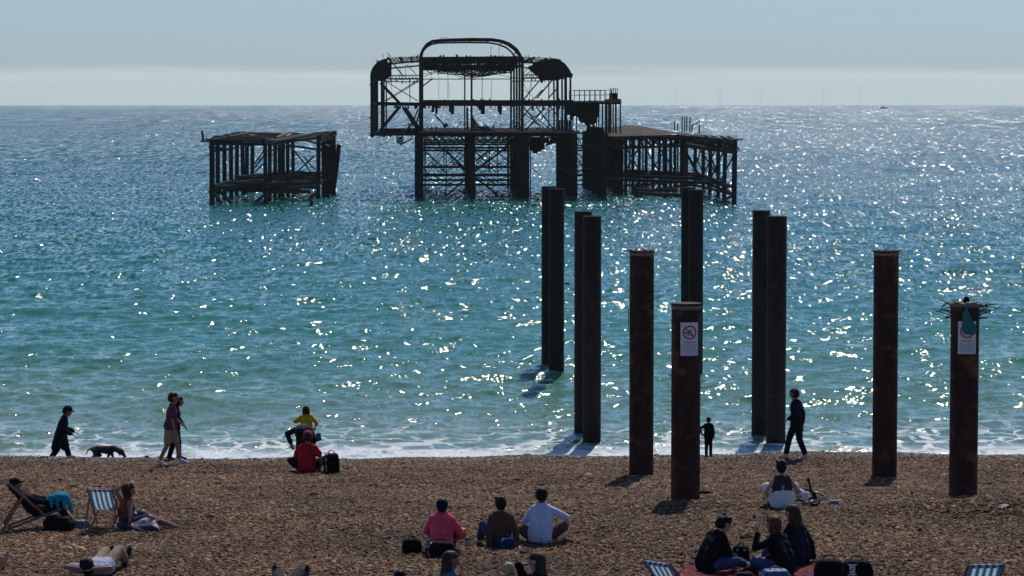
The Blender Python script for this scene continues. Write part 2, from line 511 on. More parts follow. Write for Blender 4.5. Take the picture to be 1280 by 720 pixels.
class MB:
    """collects shapes in world space, ends as ONE mesh object"""
    def __init__(self): self.bm = bmesh.new()
    def bar(self, p, q, w, h=None, seg=0, w2=None):
        p, q = Vector(p), Vector(q); d = q - p
        h = w if h is None else h
        M = Matrix.Translation((p + q) / 2) @ d.to_track_quat('Z', 'Y').to_matrix().to_4x4() @ Matrix.Diagonal((w, h, d.length, 1))
        if seg: bmesh.ops.create_cone(self.bm, cap_ends=True, segments=seg, radius1=.5, radius2=.5 * (1 if w2 is None else w2 / w), depth=1, matrix=M)
        else: bmesh.ops.create_cube(self.bm, size=1, matrix=M)
        return self
    def box(self, c, s, rz=0, rx=0, ry=0):
        M = Matrix.Translation(c) @ Euler((rx, ry, rz)).to_matrix().to_4x4() @ Matrix.Diagonal((*s, 1))
        bmesh.ops.create_cube(self.bm, size=1, matrix=M); return self
    def ball(self, c, r, sub=2):
        r = (r, r, r) if isinstance(r, (int, float)) else r
        bmesh.ops.create_icosphere(self.bm, subdivisions=sub, radius=1, matrix=Matrix.Translation(c) @ Matrix.Diagonal((*r, 1))); return self
    def tube(self, pts, r, seg=8, closed=False, flat=1.0):
        pts = [Vector(p) for p in pts]; n = len(pts); rings = []
        rr = r if isinstance(r, (list, tuple)) else [r] * n
        for i, p in enumerate(pts):
            a_ = pts[(i - 1) % n] if (closed or i > 0) else p
            b_ = pts[(i + 1) % n] if (closed or i < n - 1) else p
            q = (b_ - a_).to_track_quat('Z', 'Y')
            rings.append([self.bm.verts.new(p + q @ Vector((math.cos(2 * math.pi * k / seg) * rr[i], math.sin(2 * math.pi * k / seg) * rr[i] * flat, 0))) for k in range(seg)])
        for i in range(n if closed else n - 1):
            A, B = rings[i], rings[(i + 1) % n]
            for k in range(seg):
                self.bm.faces.new((A[k], A[(k + 1) % seg], B[(k + 1) % seg], B[k]))
        if not closed:
            self.bm.faces.new(list(reversed(rings[0]))); self.bm.faces.new(rings[-1])
        return self
    def prism(self, pts, off):
        """polygon of world points given a thickness along off"""
        off = Vector(off)
        A = [self.bm.verts.new(Vector(p) - off / 2) for p in pts]; B = [self.bm.verts.new(Vector(p) + off / 2) for p in pts]
        n = len(pts)
        self.bm.faces.new(list(reversed(A))); self.bm.faces.new(B)
        for i in range(n): self.bm.faces.new((A[i], A[(i + 1) % n], B[(i + 1) % n], B[i]))
        return self
    def done(self, name, mat, parent=None, smooth=False, kind=None, label=None):
        bmesh.ops.recalc_face_normals(self.bm, faces=self.bm.faces)
        if parent is not None: self.bm.transform(pmat(parent).inverted())
        o = build(name, self.bm, mat, parent, smooth)
        if kind: o['kind'] = kind
        if label: o['label'] = label
        return o

def rust_material(name, dark, mid, orange, amount=.5, scale=1.0):
    m = NT(name)
    P = m.pos()
    streak = m.noise(m.vmath('MULTIPLY', P, (1, 1, .22)), 5.0 * scale, 5, .65)
    blot = m.noise(P, 2.1 * scale, 4, .6)
    fine = m.noise(P, 38, 3, .7)
    base = m.ramp(streak, [(.3, dark), (.68, mid)])
    spots = m.maprange(m.math('ADD', blot, m.math('MULTIPLY', m.math('SUBTRACT', fine, .5), .35)), .64 - .14 * amount, .80 - .14 * amount)
    col = m.mix(m.math('MULTIPLY', spots, .75), base, orange)
    m.set(Base_Color=col, Roughness=.78, Metallic=.0)
    m.b.inputs['Specular IOR Level'].default_value = .25
    m.bump(m.math('ADD', fine, streak), .5, .012)
    return m.m

M_rust = rust_material("rusted_iron", (.020, .010, .008), (.060, .026, .017), (.25, .085, .03), .72)
M_rust_wet = rust_material("weathered_iron", (.013, .009, .008), (.03, .017, .013), (.07, .03, .018), .2)
M_worn = simple("worn_edge", (.20, .15, .11), .7, .35, 14)
M_iron = rust_material("pier_iron", (.009, .009, .010), (.022, .017, .017), (.06, .03, .022), .35, .5)
M_timber = simple("weathered_timber", (.15, .105, .085), .85, .4, 2.0, .5, 12)
M_weed = simple("weedy_timber", (.030, .034, .020), .8, .4, 1.5, .5, 12)
M_white = simple("sign_white", (.74, .73, .71), .55, .06, 9)
M_red = simple("sign_red", (.50, .03, .03), .5, .1, 9)
M_ink = simple("sign_ink", (.03, .03, .035), .5, .1, 9)
M_inkblue = simple("sign_blue_print", (.30, .33, .45), .55, .1, 9)
M_strap = simple("galvanised_strap", (.30, .28, .25), .5, .25, 10, metallic=.4)

# ------------------------------------------------------------------ the iron columns left standing between the beach and the ruin
def lathe(prof, seg=40):
    bm = bmesh.new(); rings = []
    for r_, z in prof:
        rings.append([bm.verts.new((r_ * math.cos(2 * math.pi * k / seg), r_ * math.sin(2 * math.pi * k / seg), z)) for k in range(seg)])
    for A, B in zip(rings, rings[1:]):
        for k in range(seg): bm.faces.new((A[k], A[(k + 1) % seg], B[(k + 1) % seg], B[k]))
    bm.faces.new(rings[-1])
    return bm

def column(px, width, top, base, Y, label, wet=False, bands=(), flange=0.0, group='rusted columns standing between beach and pier ruin', bottom=None):
    w = at(px, base, Y)
    zt = at(px, top, Y).z
    r_ = width * Y / FPX / 2
    z0 = -3.0 if bottom is None else bottom
    t = thing('iron_column', label, 'column', (w.x, Y, z0), random.uniform(0, 6), group)
    H = zt - z0
    mat = M_rust_wet if wet else M_rust
    prof = [(r_, 0), (r_, H * .5), (r_, H - .02), (r_ * .985, H), (r_ * .86, H), (r_ * .86, H - .35)]
    bm = lathe(prof)
    if not wet:
        for v in bm.verts:
            if v.co.z > H - .03:
                v.co.z += .014 * math.sin(5 * math.atan2(v.co.y, v.co.x) + px)
    sh = build('shaft', bm, mat, t)
    sh.data.polygons.foreach_set('use_smooth', [abs(p.normal.z) < .5 for p in sh.data.polygons])
    rim = lathe([(r_ * 1.012, H - .075), (r_ * 1.03, H - .055), (r_ * 1.03, H - .012), (r_ * 1.0, H - .008)])
    build('rim', rim, M_worn if not wet else M_rust_wet, t, True)
    for py in bands:
        zb = at(px, py, Y).z - z0
        build('band', lathe([(r_ * 1.0, zb - .028), (r_ * 1.022, zb - .02), (r_ * 1.022, zb + .02), (r_ * 1.0, zb + .028)]), M_rust_wet if wet else M_rust, t, True)
    if flange:
        bm = lathe([(r_ * .9, H), (r_ + flange, H + .002), (r_ + flange, H + .035), (r_ * .3, H + .035)])
        build('flange', bm, mat, t)
    return t, w, r_, zt

column(695.3, 19.5, 236, 469, 98.1, 'tall dark column far out in the water, front one of the leftmost pair', True, (300, 352))
column(686.0, 18.5, 233, 458, 101.5, 'tall dark column half hidden behind the front one of the leftmost pair', True, (330,))
column(739.6, 23.0, 270, 556, 78.0, 'dark column at the edge of the surf, front one of the second pair from left', True, (330, 420))
column(728.6, 22.0, 264, 543, 80.4, 'dark column half hidden behind its neighbour in the second pair from left', True, (345,))
cC = column(801.5, 30.5, 315, 592, 61.0, 'rusted column on the shingle with broken flange on top, left of the no swimming sign', False, (382, 413), .015, bottom=.6)
cD = column(856.7, 36.5, 381, 622, 51.8, 'short rusted column with the round no swimming sign seen whole', False, (401, 437), .012, bottom=1.0)
column(869.0, 18.6, 237, 468, 98.0, 'tall dark column standing in the water behind the no swimming sign column, front of its pair', True, (300, 360))
column(859.5, 17.5, 234, 458, 101.5, 'tall dark column mostly hidden behind its neighbour, above the no swimming sign', True, (318,))
column(969.6, 24.5, 270, 555, 78.0, 'dark column in the foam beside the walking man, front one of its pair', True, (352, 440))
column(950.2, 22.0, 263, 541, 80.8, 'dark column in the foam, back one of the pair beside the walking man', True, (330,))
cG = column(1105.5, 31.0, 315, 590, 61.0, 'rusted column on the shingle with a flat capped top, right of the walking man', False, (383, 413), .015, bottom=.6)
cH = column(1203.8, 35.5, 378, 622, 52.0, 'rusted column crowned with driftwood twigs and a green strap over its sign', False, (398, 437), .0, bottom=1.0)

def column_extras():
    # broken bits bolted on the flange of the left beach column
    t, w, r_, zt = cC
    for k in range(7):
        a_ = k * .9 + .3
        p = Vector((w.x + math.cos(a_) * r_ * .8, w.y + math.sin(a_) * r_ * .8, zt + .035))
        q = p + Vector((random.uniform(-.12, .12), random.uniform(-.1, .1), random.uniform(.005, .03)))
        bar('bracket', p, q, .035, .02, M_rust, t)
    bar('strip', (w.x - r_ - .025, w.y - .05, at(0, 383, 61).z), (w.x - r_ - .025, w.y - .05, at(0, 412, 61).z), .02, .06, M_strap, t)
    t, w, r_, zt = cG
    for k in range(6):
        a_ = k * 1.1
        p = Vector((w.x + math.cos(a_) * r_ * .7, w.y + math.sin(a_) * r_ * .7, zt + .035))
        bar('bracket', p, p + Vector((random.uniform(-.1, .1), .02, .01)), .03, .02, M_rust, t)
    bar('arm', (w.x - r_ - .06, w.y, zt + .02), (w.x + r_ + .07, w.y, zt + .03), .03, .03, M_rust, t)
    # light fixing between the leftmost pair and a stub on the tall column behind the sign
    c = at(706, 354.5, 98.0); bar('bolt', c, c + Vector((.18, 0, 0)), .06, .06, M_rust_wet, None).name = 'stub_bolt'
    b = bpy.data.objects['stub_bolt']; b.parent = bpy.data.objects['iron_column']; b.matrix_basis = pmat(b.parent).inverted() @ b.matrix_basis; b.name = 'bolt'
column_extras()

# ------------------------------------------------------------------ signs bent round the columns
def sign(col, pxc, py0, py1, label, swimmer=True):
    t_, w, r_, zt = col
    Y = w.y
    zc = at(pxc, (py0 + py1) / 2, Y).z
    t = thing('prohibition_sign', label, 'sign', (w.x, Y, zc), 0, 'warning signs on the columns')
    hw, hh = 11.6 * Y / FPX, (py1 - py0) / 2 * Y / FPX
    du = (pxc - 640) / FPX * Y - w.x
    def cyl(u, v, off):
        a_ = (u + du) / (r_ + .03)
        return Vector((math.sin(a_) * (r_ + .03 + off), -math.cos(a_) * (r_ + .03 + off), v))
    def plate(name, poly, off, th, mat, n=10):
        # poly: list of (u, v) outline, cut into thin upright strips by using a grid when it is the board
        bm = bmesh.new()
        A = [bm.verts.new(cyl(u, v, off)) for u, v in poly]; B = [bm.verts.new(cyl(u, v, off + th)) for u, v in poly]
        m_ = len(poly)
        bm.faces.new(A); bm.faces.new(B)
        for i in range(m_): bm.faces.new((A[i], A[(i + 1) % m_], B[(i + 1) % m_], B[i]))
        bmesh.ops.recalc_face_normals(bm, faces=bm.faces)
        return build(name, bm, mat, t)
    def strips(name, quads, off, th, mat):
        bm = bmesh.new()
        for poly in quads:
            A = [bm.verts.new(cyl(u, v, off)) for u, v in poly]; B = [bm.verts.new(cyl(u, v, off + th)) for u, v in poly]
            m_ = len(poly)
            bm.faces.new(A); bm.faces.new(B)
            for i in range(m_): bm.faces.new((A[i], A[(i + 1) % m_], B[(i + 1) % m_], B[i]))
        bmesh.ops.recalc_face_normals(bm, faces=bm.faces)
        return build(name, bm, mat, t)
    # board: one sheet, bent
    bm = bmesh.new(); n = 10; rows = []
    for off in (0, .006):
        rows.append([[bm.verts.new(cyl(-hw + 2 * hw * i / n, v, off)) for i in range(n + 1)] for v in (-hh, hh)])
    for i in range(n):
        for r2 in rows: bm.faces.new((r2[0][i], r2[0][i + 1], r2[1][i + 1], r2[1][i]))
        for j in (0, 1): bm.faces.new((rows[0][j][i], rows[0][j][i + 1], rows[1][j][i + 1], rows[1][j][i]))
    for i in (0, n): bm.faces.new((rows[0][0][i], rows[0][1][i], rows[1][1][i], rows[1][0][i]))
    bmesh.ops.recalc_face_normals(bm, faces=bm.faces)
    build('board', bm, M_white, t)
    R, vc = hw * .76, hh * .40
    seg = 36
    ring = []
    for k in range(seg):
        a0, a1 = 2 * math.pi * k / seg, 2 * math.pi * (k + 1) / seg
        ring.append([(math.cos(a0) * R, vc + math.sin(a0) * R), (math.cos(a1) * R, vc + math.sin(a1) * R),
                     (math.cos(a1) * R * .80, vc + math.sin(a1) * R * .80), (math.cos(a0) * R * .80, vc + math.sin(a0) * R * .80)])
    strips('ring', ring, .008, .003, M_red)
    if swimmer:
        sl = []
        k = math.sqrt(.5)
        for i in range(8):
            s0, s1 = -1 + i * .25, -1 + (i + 1) * .25
            s0 *= R * .86; s1 *= R * .86; wd = R * .085
            sl.append([(s0 * k - wd * k, vc - s0 * k - wd * k), (s1 * k - wd * k, vc - s1 * k - wd * k), (s1 * k + wd * k, vc - s1 * k + wd * k), (s0 * k + wd * k, vc - s0 * k + wd * k)])
        strips('slash', sl, .012, .003, M_red)
        q = R / 10
        body = [[(-5.2 * q + 1.5 * q * math.cos(a0), vc - .2 * q + 1.5 * q * math.sin(a0)) for a0 in np.linspace(0, 6.28, 11)[:-1]],
                [(-3.4 * q, vc - 1.2 * q), (2.8 * q, vc - 1.8 * q), (3.6 * q, vc - .4 * q), (-2.6 * q, vc + 1.0 * q)],
                [(-1.6 * q, vc + .4 * q), (.6 * q, vc + 3.6 * q), (1.9 * q, vc + 3.1 * q), (.6 * q, vc + .2 * q)],
                [(.9 * q, vc + 3.7 * q), (4.2 * q, vc + 3.9 * q), (4.2 * q, vc + 2.9 * q), (1.4 * q, vc + 2.7 * q)]]
        strips('swimmer', body, .008, .003, M_ink)
        wv = []
        for j, v0 in enumerate((-3.2, -4.7)):
            for i in range(8):
                u0 = -4.6 + i * 1.1 + j * .3
                s_ = .35 * (1 if i % 2 else -1)
                wv.append([(u0 * q, vc + (v0 - s_) * q), ((u0 + 1.1) * q, vc + (v0 + s_) * q), ((u0 + 1.1) * q, vc + (v0 + s_ + .7) * q), (u0 * q, vc + (v0 - s_ + .7) * q)])
        strips('waves', wv, .008, .003, M_ink)
    # lines of small print, too far off to read
    def lines(name, vs, hgt, mat, cover):
        out = []
        for v in vs:
            u = -hw * cover
            while u < hw * cover:
                wd = random.uniform(.012, .034)
                out.append([(u, v), (min(u + wd, hw * cover), v), (min(u + wd, hw * cover), v + hgt), (u, v + hgt)])
                u += wd + .008
        strips(name, out, .008, .002, mat)
    lines('red_print', (-hh * .22,), .018, M_red, .66)
    lines('print', [-hh * (.36 + .085 * i) for i in range(7)], .009, M_inkblue, .78)
    return t
sign(cD, 861.7, 401.5, 443, 'white no swimming sign with red ring, seen whole on the shorter column')
sign(cH, 1207.8, 400, 441, 'white no swimming sign half covered by a hanging green strap', True)
# ------------------------------------------------------------------ the burnt-out pier pavilion, 285 m out
PD = 285.0
AX = Vector(((526 - 640) / FPX, 1.0, 0)).normalized()
def F(px, py, s=0.0):
    return at(px, py, PD) + AX * s
M2 = PD / FPX                      # metres per photograph pixel at the front of the ruin

def lattice(mb, a0, a1, b0, b1, n, w):
    """zigzag web between chord a0-a1 and chord b0-b1"""
    for i in range(n):
        f0, f1 = i / n, (i + 1) / n
        p, q = Vector(a0).lerp(a1, f0), Vector(b0).lerp(b1, f1)
        r_, s_ = Vector(b0).lerp(b1, f0), Vector(a0).lerp(a1, f1)
        mb.bar(p, q, w); mb.bar(r_, s_, w)

pav = thing('pier_pavilion', 'burnt out iron pavilion skeleton with arched roof ribs standing on legs in the sea', 'pier ruin', F(590, 248, 18) * 1.0)
pav.location.z = 0
ARCH = [(526, 76), (526.6, 68), (529, 61), (533.5, 55.5), (540, 52), (549, 50.3), (562, 49.6), (590, 49.4), (615, 49.6), (627, 51), (637, 55), (645, 61.5), (650.5, 69), (653, 77)]
LSHELL = [(462.5, 98), (463, 91), (466, 84), (471, 78), (477, 74.5), (484.5, 72.5), (485, 88), (480, 94), (474, 97.5)]
RSHELL = [(675, 79), (684, 74.5), (692, 72.8), (699, 74.5), (706, 79.5), (712, 87), (715, 93), (716, 97), (693, 97), (691, 92)]
SS = [0, 8.5, 17, 26, 35.5]

def pavilion():
    P = pav
    j = lambda k=.6: random.uniform(-k, k)
    for i, s in enumerate(SS):
        B = lambda nm, x0, y0, x1, y1, w, h=None: bar(nm, F(x0, y0, s), F(x1, y1, s), w * M2, (h or w) * M2, M_iron, P)
        # posts of hall and aisles, two storeys
        B('post', 465, 92, 465 + j(.3), 171.5, 4.2 if i == 0 else 2.4)
        if i in (0, 2, 4): B('post', 477.5, 97, 477.5 + j(.4), 166, 3.2 if i == 0 else 1.8)
        B('post', 526.5, 72, 526.5 + j(.5), 167, 5.4 if i == 0 else 4.0)
        B('post', 653, 72, 653 + j(.3), 167, 2.8 if i else 3.6)
        B('post', 713, 95, 713.5, 167, 2.4)
        if i in (0, 2, 4): B('post', 706, 96, 706, 167, 1.5)
        # upper arch
        mb = MB(); mb.tube([F(x + j(.5), y + j(.45), s * .55) for x, y in ARCH], 2.1 * M2 if i == 0 else 1.3 * M2, 6)
        if i in (0, 1, 3): mb.done('arch_rib', M_iron, P)
        # roof girder of the hall and its sagging tie below
        B('beam', 526, 72.5, 653, 71.5, 2.6)
        B('beam', 526, 82 + j(), 653, 82.5 + j(), 2.2)
        mb = MB(); lattice(mb, F(528, 73, s), F(652, 72.5, s), F(528, 82, s), F(652, 82.5, s), 11, 1.5 * M2); mb.done('girder_lattice', M_iron, P)
        # aisle shells and girders
        mb = MB(); mb.prism([F(x, y, s) for x, y in LSHELL], AX * .25)
        if i in (0, 4): mb.done('roof_shell', M_iron, P)
        mb = MB(); mb.prism([F(x, y, s) for x, y in RSHELL], AX * .25)
        if i in (0, 2, 4): mb.done('roof_shell', M_iron, P)
        B('beam', 484, 72.6, 525, 71, .9); B('beam', 654, 71.6, 690, 73, .9)
        if i in (0, 4):
            B('beam', 484, 80 + j(), 525, 76, 2.0); B('beam', 654, 77 + j(), 690, 81, 1.7)
            B('beam', 476, 94 + j(), 524, 94, 1.1); B('beam', 474, 98.2, 524, 99 + j(), 1.3)
            B('beam', 654, 93.5, 695, 93 + j(), 1.1); B('beam', 654, 98, 695, 97.5, 1.2)
        if i == 0:
            for x0, x1, y0, y1, y2, y3, n_ in ((486, 524, 73, 71.5, 79.5, 76.5, 9), (656, 688, 72.5, 73.5, 77.5, 80.5, 8), (476, 522, 94.3, 94.3, 98.4, 99, 11), (656, 693, 93.5, 93.2, 98, 97.5, 9)):
                mb = MB(); lattice(mb, F(x0, y0, s), F(x1, y1, s), F(x0, y2, s), F(x1, y3, s), n_, .6 * M2); mb.done('aisle_lattice', M_iron, P, kind='stuff')
        # mid floor girder
        B('beam', 526, 129 + j(.4), 716, 129, 7.6 - .9 * i)
        B('beam', 470, 129.5, 526, 130.6 + j(.4), 4.4 - .4 * i)
        # braces of the aisles
        if i in (0, 3):
            B('brace', 475, 104, 498, 128.5, 2.0); B('brace', 499, 133, 473.5, 164, 2.4)
            B('brace', 503, 134.5, 522, 163, 1.8); B('brace', 506, 134.5, 525, 163, 1.6)
        if i in (0, 4):
            B('brace', 692, 98, 671, 123, 1.8); B('brace', 697, 110, 685, 123, 1.6)
            B('brace', 655, 166, 681, 134, 1.7); B('brace', 671, 134, 695, 165, 1.7); B('brace', 688, 133, 697, 145, 1.5)
        # deck girder
        B('beam', 526, 168.5, 720, 168.5, 4.2)
        # floor beams of the left aisle, open now
        if i < 4:
            B('beam', 462, 168.8, 526, 168.2 + j(.3), 2.0)
            B('beam', 474, 164, 526, 163.2 + j(.3), 1.6)
    # lengthways purlins
    L = lambda nm, x, y, w, s0=0, s1=35.5: bar(nm, F(x, y, s0), F(x, y, s1), w * M2, w * M2, M_iron, P)
    for x, y in ((530, 59), (548, 49.5), (570, 48.6), (590, 48.5), (612, 48.6), (630, 51.5), (648, 64)): L('purlin', x, y, 1.2, 0, 14)
    for x in (540, 556, 572, 588, 604, 620, 636, 650): L('purlin', x, 72, 2.0)
    for x in (545, 575, 605, 635): L('purlin', x, 84, 1.6, random.choice((0, 8.5)), random.choice((26, 35.5)))
    for x, y in ((464, 92), (472, 77), (485, 72), (500, 72), (514, 71.5), (668, 72), (684, 73.5), (700, 75), (715, 93), (465, 130), (713, 130), (465, 169), (526, 129), (653, 129), (526, 72), (653, 72)): L('purlin', x, y, 2.2)
    # what is left of the flat roof: sheets between the frames, holes between the sheets
    for a0, a1 in zip(SS, SS[1:]):
        for k in range(7):
            if random.random() < .5: continue
            x0 = 529 + k * 17.5; x1 = x0 + random.uniform(12, 17)
            c = [F(x0, 74, a0 + .4), F(x1, 74, a0 + .4), F(x1, 74, a1 - .4 - random.uniform(0, 2)), F(x0, 74, a1 - .4 - random.uniform(0, 3))]
            MB().prism(c, (0, 0, .12)).done('roof_sheet', M_iron, P)
    # remaining side cladding of the rounded eaves
    for a0, a1 in zip(SS, SS[1:]):
        for sh, pts in (('l', LSHELL[:6]), ('r', RSHELL[2:8])):
            for (xa, ya), (xb, yb) in zip(pts, pts[1:]):
                if random.random() < (.8 if sh == 'l' else .55): continue
                MB().prism([F(xa, ya, a0 + .3), F(xb, yb, a0 + .3), F(xb, yb, a1 - .3), F(xa, ya, a1 - .3)], (.05, 0, .05)).done('eaves_sheet', M_iron, P)
    # sagging lattice of the fallen ceiling
    mb = MB()
    for s in (3, 14, 27):
        pts0 = [F(x, 83 + 5.5 * math.exp(-((x - 600) / 22) ** 2) + random.uniform(-.8, .8), s) for x in range(548, 652, 8)]
        pts1 = [p + Vector((0, 0, -.42)) for p in pts0]
        for q in (pts0, pts1):
            for a_, b_ in zip(q, q[1:]): mb.bar(a_, b_, .1)
        for a_, b_ in zip(pts0, pts1[1:]): mb.bar(a_, b_, .08)
        for a_, b_ in zip(pts1, pts0[1:]): mb.bar(a_, b_, .08)
    mb.done('ceiling_lattice', M_iron, P, kind='stuff')
    # standing rods and sagging wires inside the hall
    mb = MB()
    for x, w_, y0, y1, s in ((549, .4, 94, 124, 2), (561, .6, 84, 124, 9), (563.5, .4, 100, 122, 20), (604, .8, 86, 124, 4), (620.5, .6, 98, 124, 18), (488, .4, 96, 124, 6),
                             (511, 1.0, 96, 127, 17), (507, .5, 84, 98, 0), (670, .5, 82, 97, 9), (674, .6, 84, 110, 20), (625, .5, 56, 70, 3), (617, .6, 56, 65, 8), (540, .4, 84, 98, 12),
                             (500, .6, 83, 97, 4), (489, 1.2, 80, 100, 0), (665, .5, 110, 124, 6), (681, .5, 80, 95, 3)):
        mb.bar(F(x, y0, s), F(x + random.uniform(-2, 2), y1, s), w_ * M2)
    for x0, y0, x1, y1, s, w_ in ((475, 100, 525, 98.5, 3, .7), (528, 98.7, 640, 98.5, 2, 1.1), (530, 95, 556, 86, 5, .8), (527, 92, 557, 85.5, 9, .8), (528, 84, 540, 93, 0, 1.0), (560, 90, 598, 99, 12, .6),
                                  (596, 91, 570, 99, 4, .5), (615, 88, 650, 96, 16, .6), (492, 80, 504, 95, 0, 1.4), (508, 80, 520, 92, 6, .9), (528, 108, 541, 98, 0, 1.6), (655, 96, 676, 80, 2, .9), (658, 92, 668, 80, 12, .8),
                                  (656, 108, 674, 122, 12, .6), (662, 100, 672, 118, 20, .5), (674, 100, 668, 122, 20, .5), (476, 83, 470, 74, 0, .6), (488, 71, 484, 66, 0, .8), (479, 72, 477.5, 67.5, 0, .7),
                                  (550, 49, 553, 46.2, 0, .6), (553, 47, 560, 47, 0, .5)):
        mb.bar(F(x0, y0, s), F(x1, y1, s), w_ * M2)
    mb.done('hanging_rods', M_iron, P, kind='stuff')
    bar('post', F(581.5, 84, 3), F(581.5, 167, 3), 1.8 * M2, 1.8 * M2, M_iron, P)
    bar('post', F(589.5, 84, 0), F(589.5, 167, 0), 2.4 * M2, 2.4 * M2, M_iron, P)
    bar('post', F(586, 134, 9), F(586, 167, 9), 2.6 * M2, 2.6 * M2, M_iron, P)
    # stubs of burnt joists hanging from the mid floor
    for x, y0, y1, w_ in ((541.5, 133, 140.5, 3.4), (546, 133, 142.5, 3.2), (563, 133, 140, 3.6), (566.5, 133, 143, 4.2), (601, 133, 138, 3.2), (605, 133, 143, 5.2), (623, 133, 140, 2.2), (627, 133, 143.4, 3.6), (669, 133, 139, 2.4)):
        s = random.uniform(0, 6)
        bar('joist_stub', F(x, y0 - 1, s), F(x + random.uniform(-.4, .4), y1, s), w_ * M2, w_ * M2, M_iron, P)
    bar('fallen_strut', F(543, 143, 1), F(556, 157, 1), 1.8 * M2, 1.8 * M2, M_iron, P)
    bar('joist_stub', F(554.5, 158.5, 1), F(559.5, 155.5, 1), 3.2 * M2, .4, M_iron, P)
    # collapsed stair: a warped sheet sliding off the middle post
    bm = bmesh.new(); up = []
    for k in range(9):
        f = k / 8
        x = 589 + 27 * f ** 1.5; y = 138 + 26 * (1 - (1 - f) ** 2.1)
        up.append((x, y))
    mb = MB()
    for (xa, ya), (xb, yb) in zip(up, up[1:]): mb.bar(F(xa, ya, 2), F(xb, yb, 2), 2.0 * M2)
    mb.done('stair_string', M_iron, P); bm.free()
    mb = MB()
    for (xa, ya) in up[2:]:
        mb.bar(F(xa, ya, 2), F(591.5 + random.uniform(-1, 1), min(166, ya + 6 + random.uniform(-2, 2)), 4), .3, .12)
    for k in range(10): mb.box(F(random.uniform(594, 612), random.uniform(159, 165), 3), (random.uniform(.4, 1.2), .8, .14), rz=random.uniform(-1, 1), rx=random.uniform(-.5, .5), ry=random.uniform(-.6, .6))
    mb.done('stair_wreck', M_timber, P)
    # deck: boards across the pier, some gone
    mb = MB()
    s = -1.0
    while s < 38:
        x1 = 722 + random.uniform(-3, 3)
        z = random.uniform(-.6, .5)
        mb.bar(F(523 + random.uniform(-1, 1), 165.2 + z, s), F(x1, 165.2 + z * .6 + random.uniform(-.3, .3), s), .55, .16)
        s += .62 if random.random() < .9 else 1.4
    mb.done('deck_boards', M_timber, P, kind='stuff')
    # wreckage dangling under the left aisle and under the right bay
    mb = MB()
    for k in range(16):
        x, y = random.uniform(496, 522), random.uniform(150, 174)
        y = 176 - (x - 496) * 1.1 + random.uniform(-3, 4)
        mb.bar(F(x, y, 0), F(x + random.uniform(-5, 5), y + random.uniform(-6, 5), random.uniform(0, 2)), .11)
    for k in range(5):
        mb.bar(F(496 + k * 1.6, 172, 0), F(497 + k * 1.6, 180 - abs(k - 2), 0), .07); mb.bar(F(495.5, 172.5 + k * 1.7, 0), F(505, 172 + k * 1.6, 0), .07)
    for x0, y0, x1, y1 in ((500, 174, 516, 152), (516, 173, 500, 181), (517, 150, 523, 136), (519, 160, 524, 141)): mb.bar(F(x0, y0, 0), F(x1, y1, 0), .14)
    for k in range(46):
        x, y = random.uniform(660, 698), random.uniform(171, 184)
        y = 171 + (y - 171) * (1.0 if x < 686 else .6)
        mb.bar(F(x, y, random.uniform(0, 12)), F(x + random.uniform(-4, 4), y + random.uniform(-4, 5), random.uniform(0, 12)), random.uniform(.1, .3))
    mb.done('dangling_wreckage', M_iron, P, kind='stuff')
    for x, y, w_ in ((668, 190, 3.4), (672, 193, 4.5), (677, 191, 5), (681, 188, 3.6)): bar('joist_stub', F(x, 172, 6), F(x, y, 6), w_ * M2, .5, M_iron, P)

    # torn edges: scraps of iron and thin ties all over the frame
    mb = MB()
    for (x0, y0, x1, y1, n_, len_) in ((484, 72, 526, 71, 10, 4), (526, 71, 653, 70.5, 20, 2.2), (654, 72, 692, 73, 9, 3.5), (470, 132, 526, 133, 12, 4), (526, 133, 716, 133, 30, 3), (463, 169, 526, 169, 10, 4), (526, 170, 700, 170, 36, 4.5), (526, 162, 716, 162, 22, 2.5), (476, 99, 524, 99, 9, 4), (654, 98, 694, 98, 8, 4), (526, 126, 716, 124.5, 16, 1.5), (716, 126.5, 776, 126.5, 12, 1.6), (463, 96, 463, 168, 8, 2)):
        for k in range(n_):
            f = random.random(); s = random.choice((0, 0, 8.5, 17, 26))
            p = F(x0 + (x1 - x0) * f, y0 + (y1 - y0) * f, s)
            dv = 1 if y0 in (132, 133, 169, 170, 99, 98) else -1
            mb.bar(p, p + Vector((random.uniform(-.5, .5) * len_ * M2, random.uniform(-.3, .3), -dv * random.uniform(.25, 1.0) * len_ * M2)), random.uniform(.05, .16))
    for k in range(26):
        s = random.choice((0, 4, 9, 17, 26)); x, y = random.uniform(528, 655), random.uniform(184, 214)
        mb.bar(F(x, y, s), F(x + random.choice((-1, 1)) * random.uniform(12, 26), y + random.uniform(10, 26), s), .07)
    for (xa, xb, ya, yb) in ((531, 557, 190, 217), (557, 585, 190, 217), (595, 622, 190, 217), (622, 656, 190, 217), (531, 585, 222, 244), (595, 656, 222, 244), (723, 733, 170, 186), (722, 734, 192, 216), (480, 522, 100, 126), (656, 694, 136, 164)):
        for s in (5, 21):
            mb.bar(F(xa, ya, s), F(xb, yb, s), .08); mb.bar(F(xb, ya, s), F(xa, yb, s), .08)
    mb.done('torn_scraps', M_iron, P, kind='stuff')
    # ---- substructure
    rows = [0, 4.4, 8.8, 13.2, 17.6, 22, 26.4, 31, 35.5]
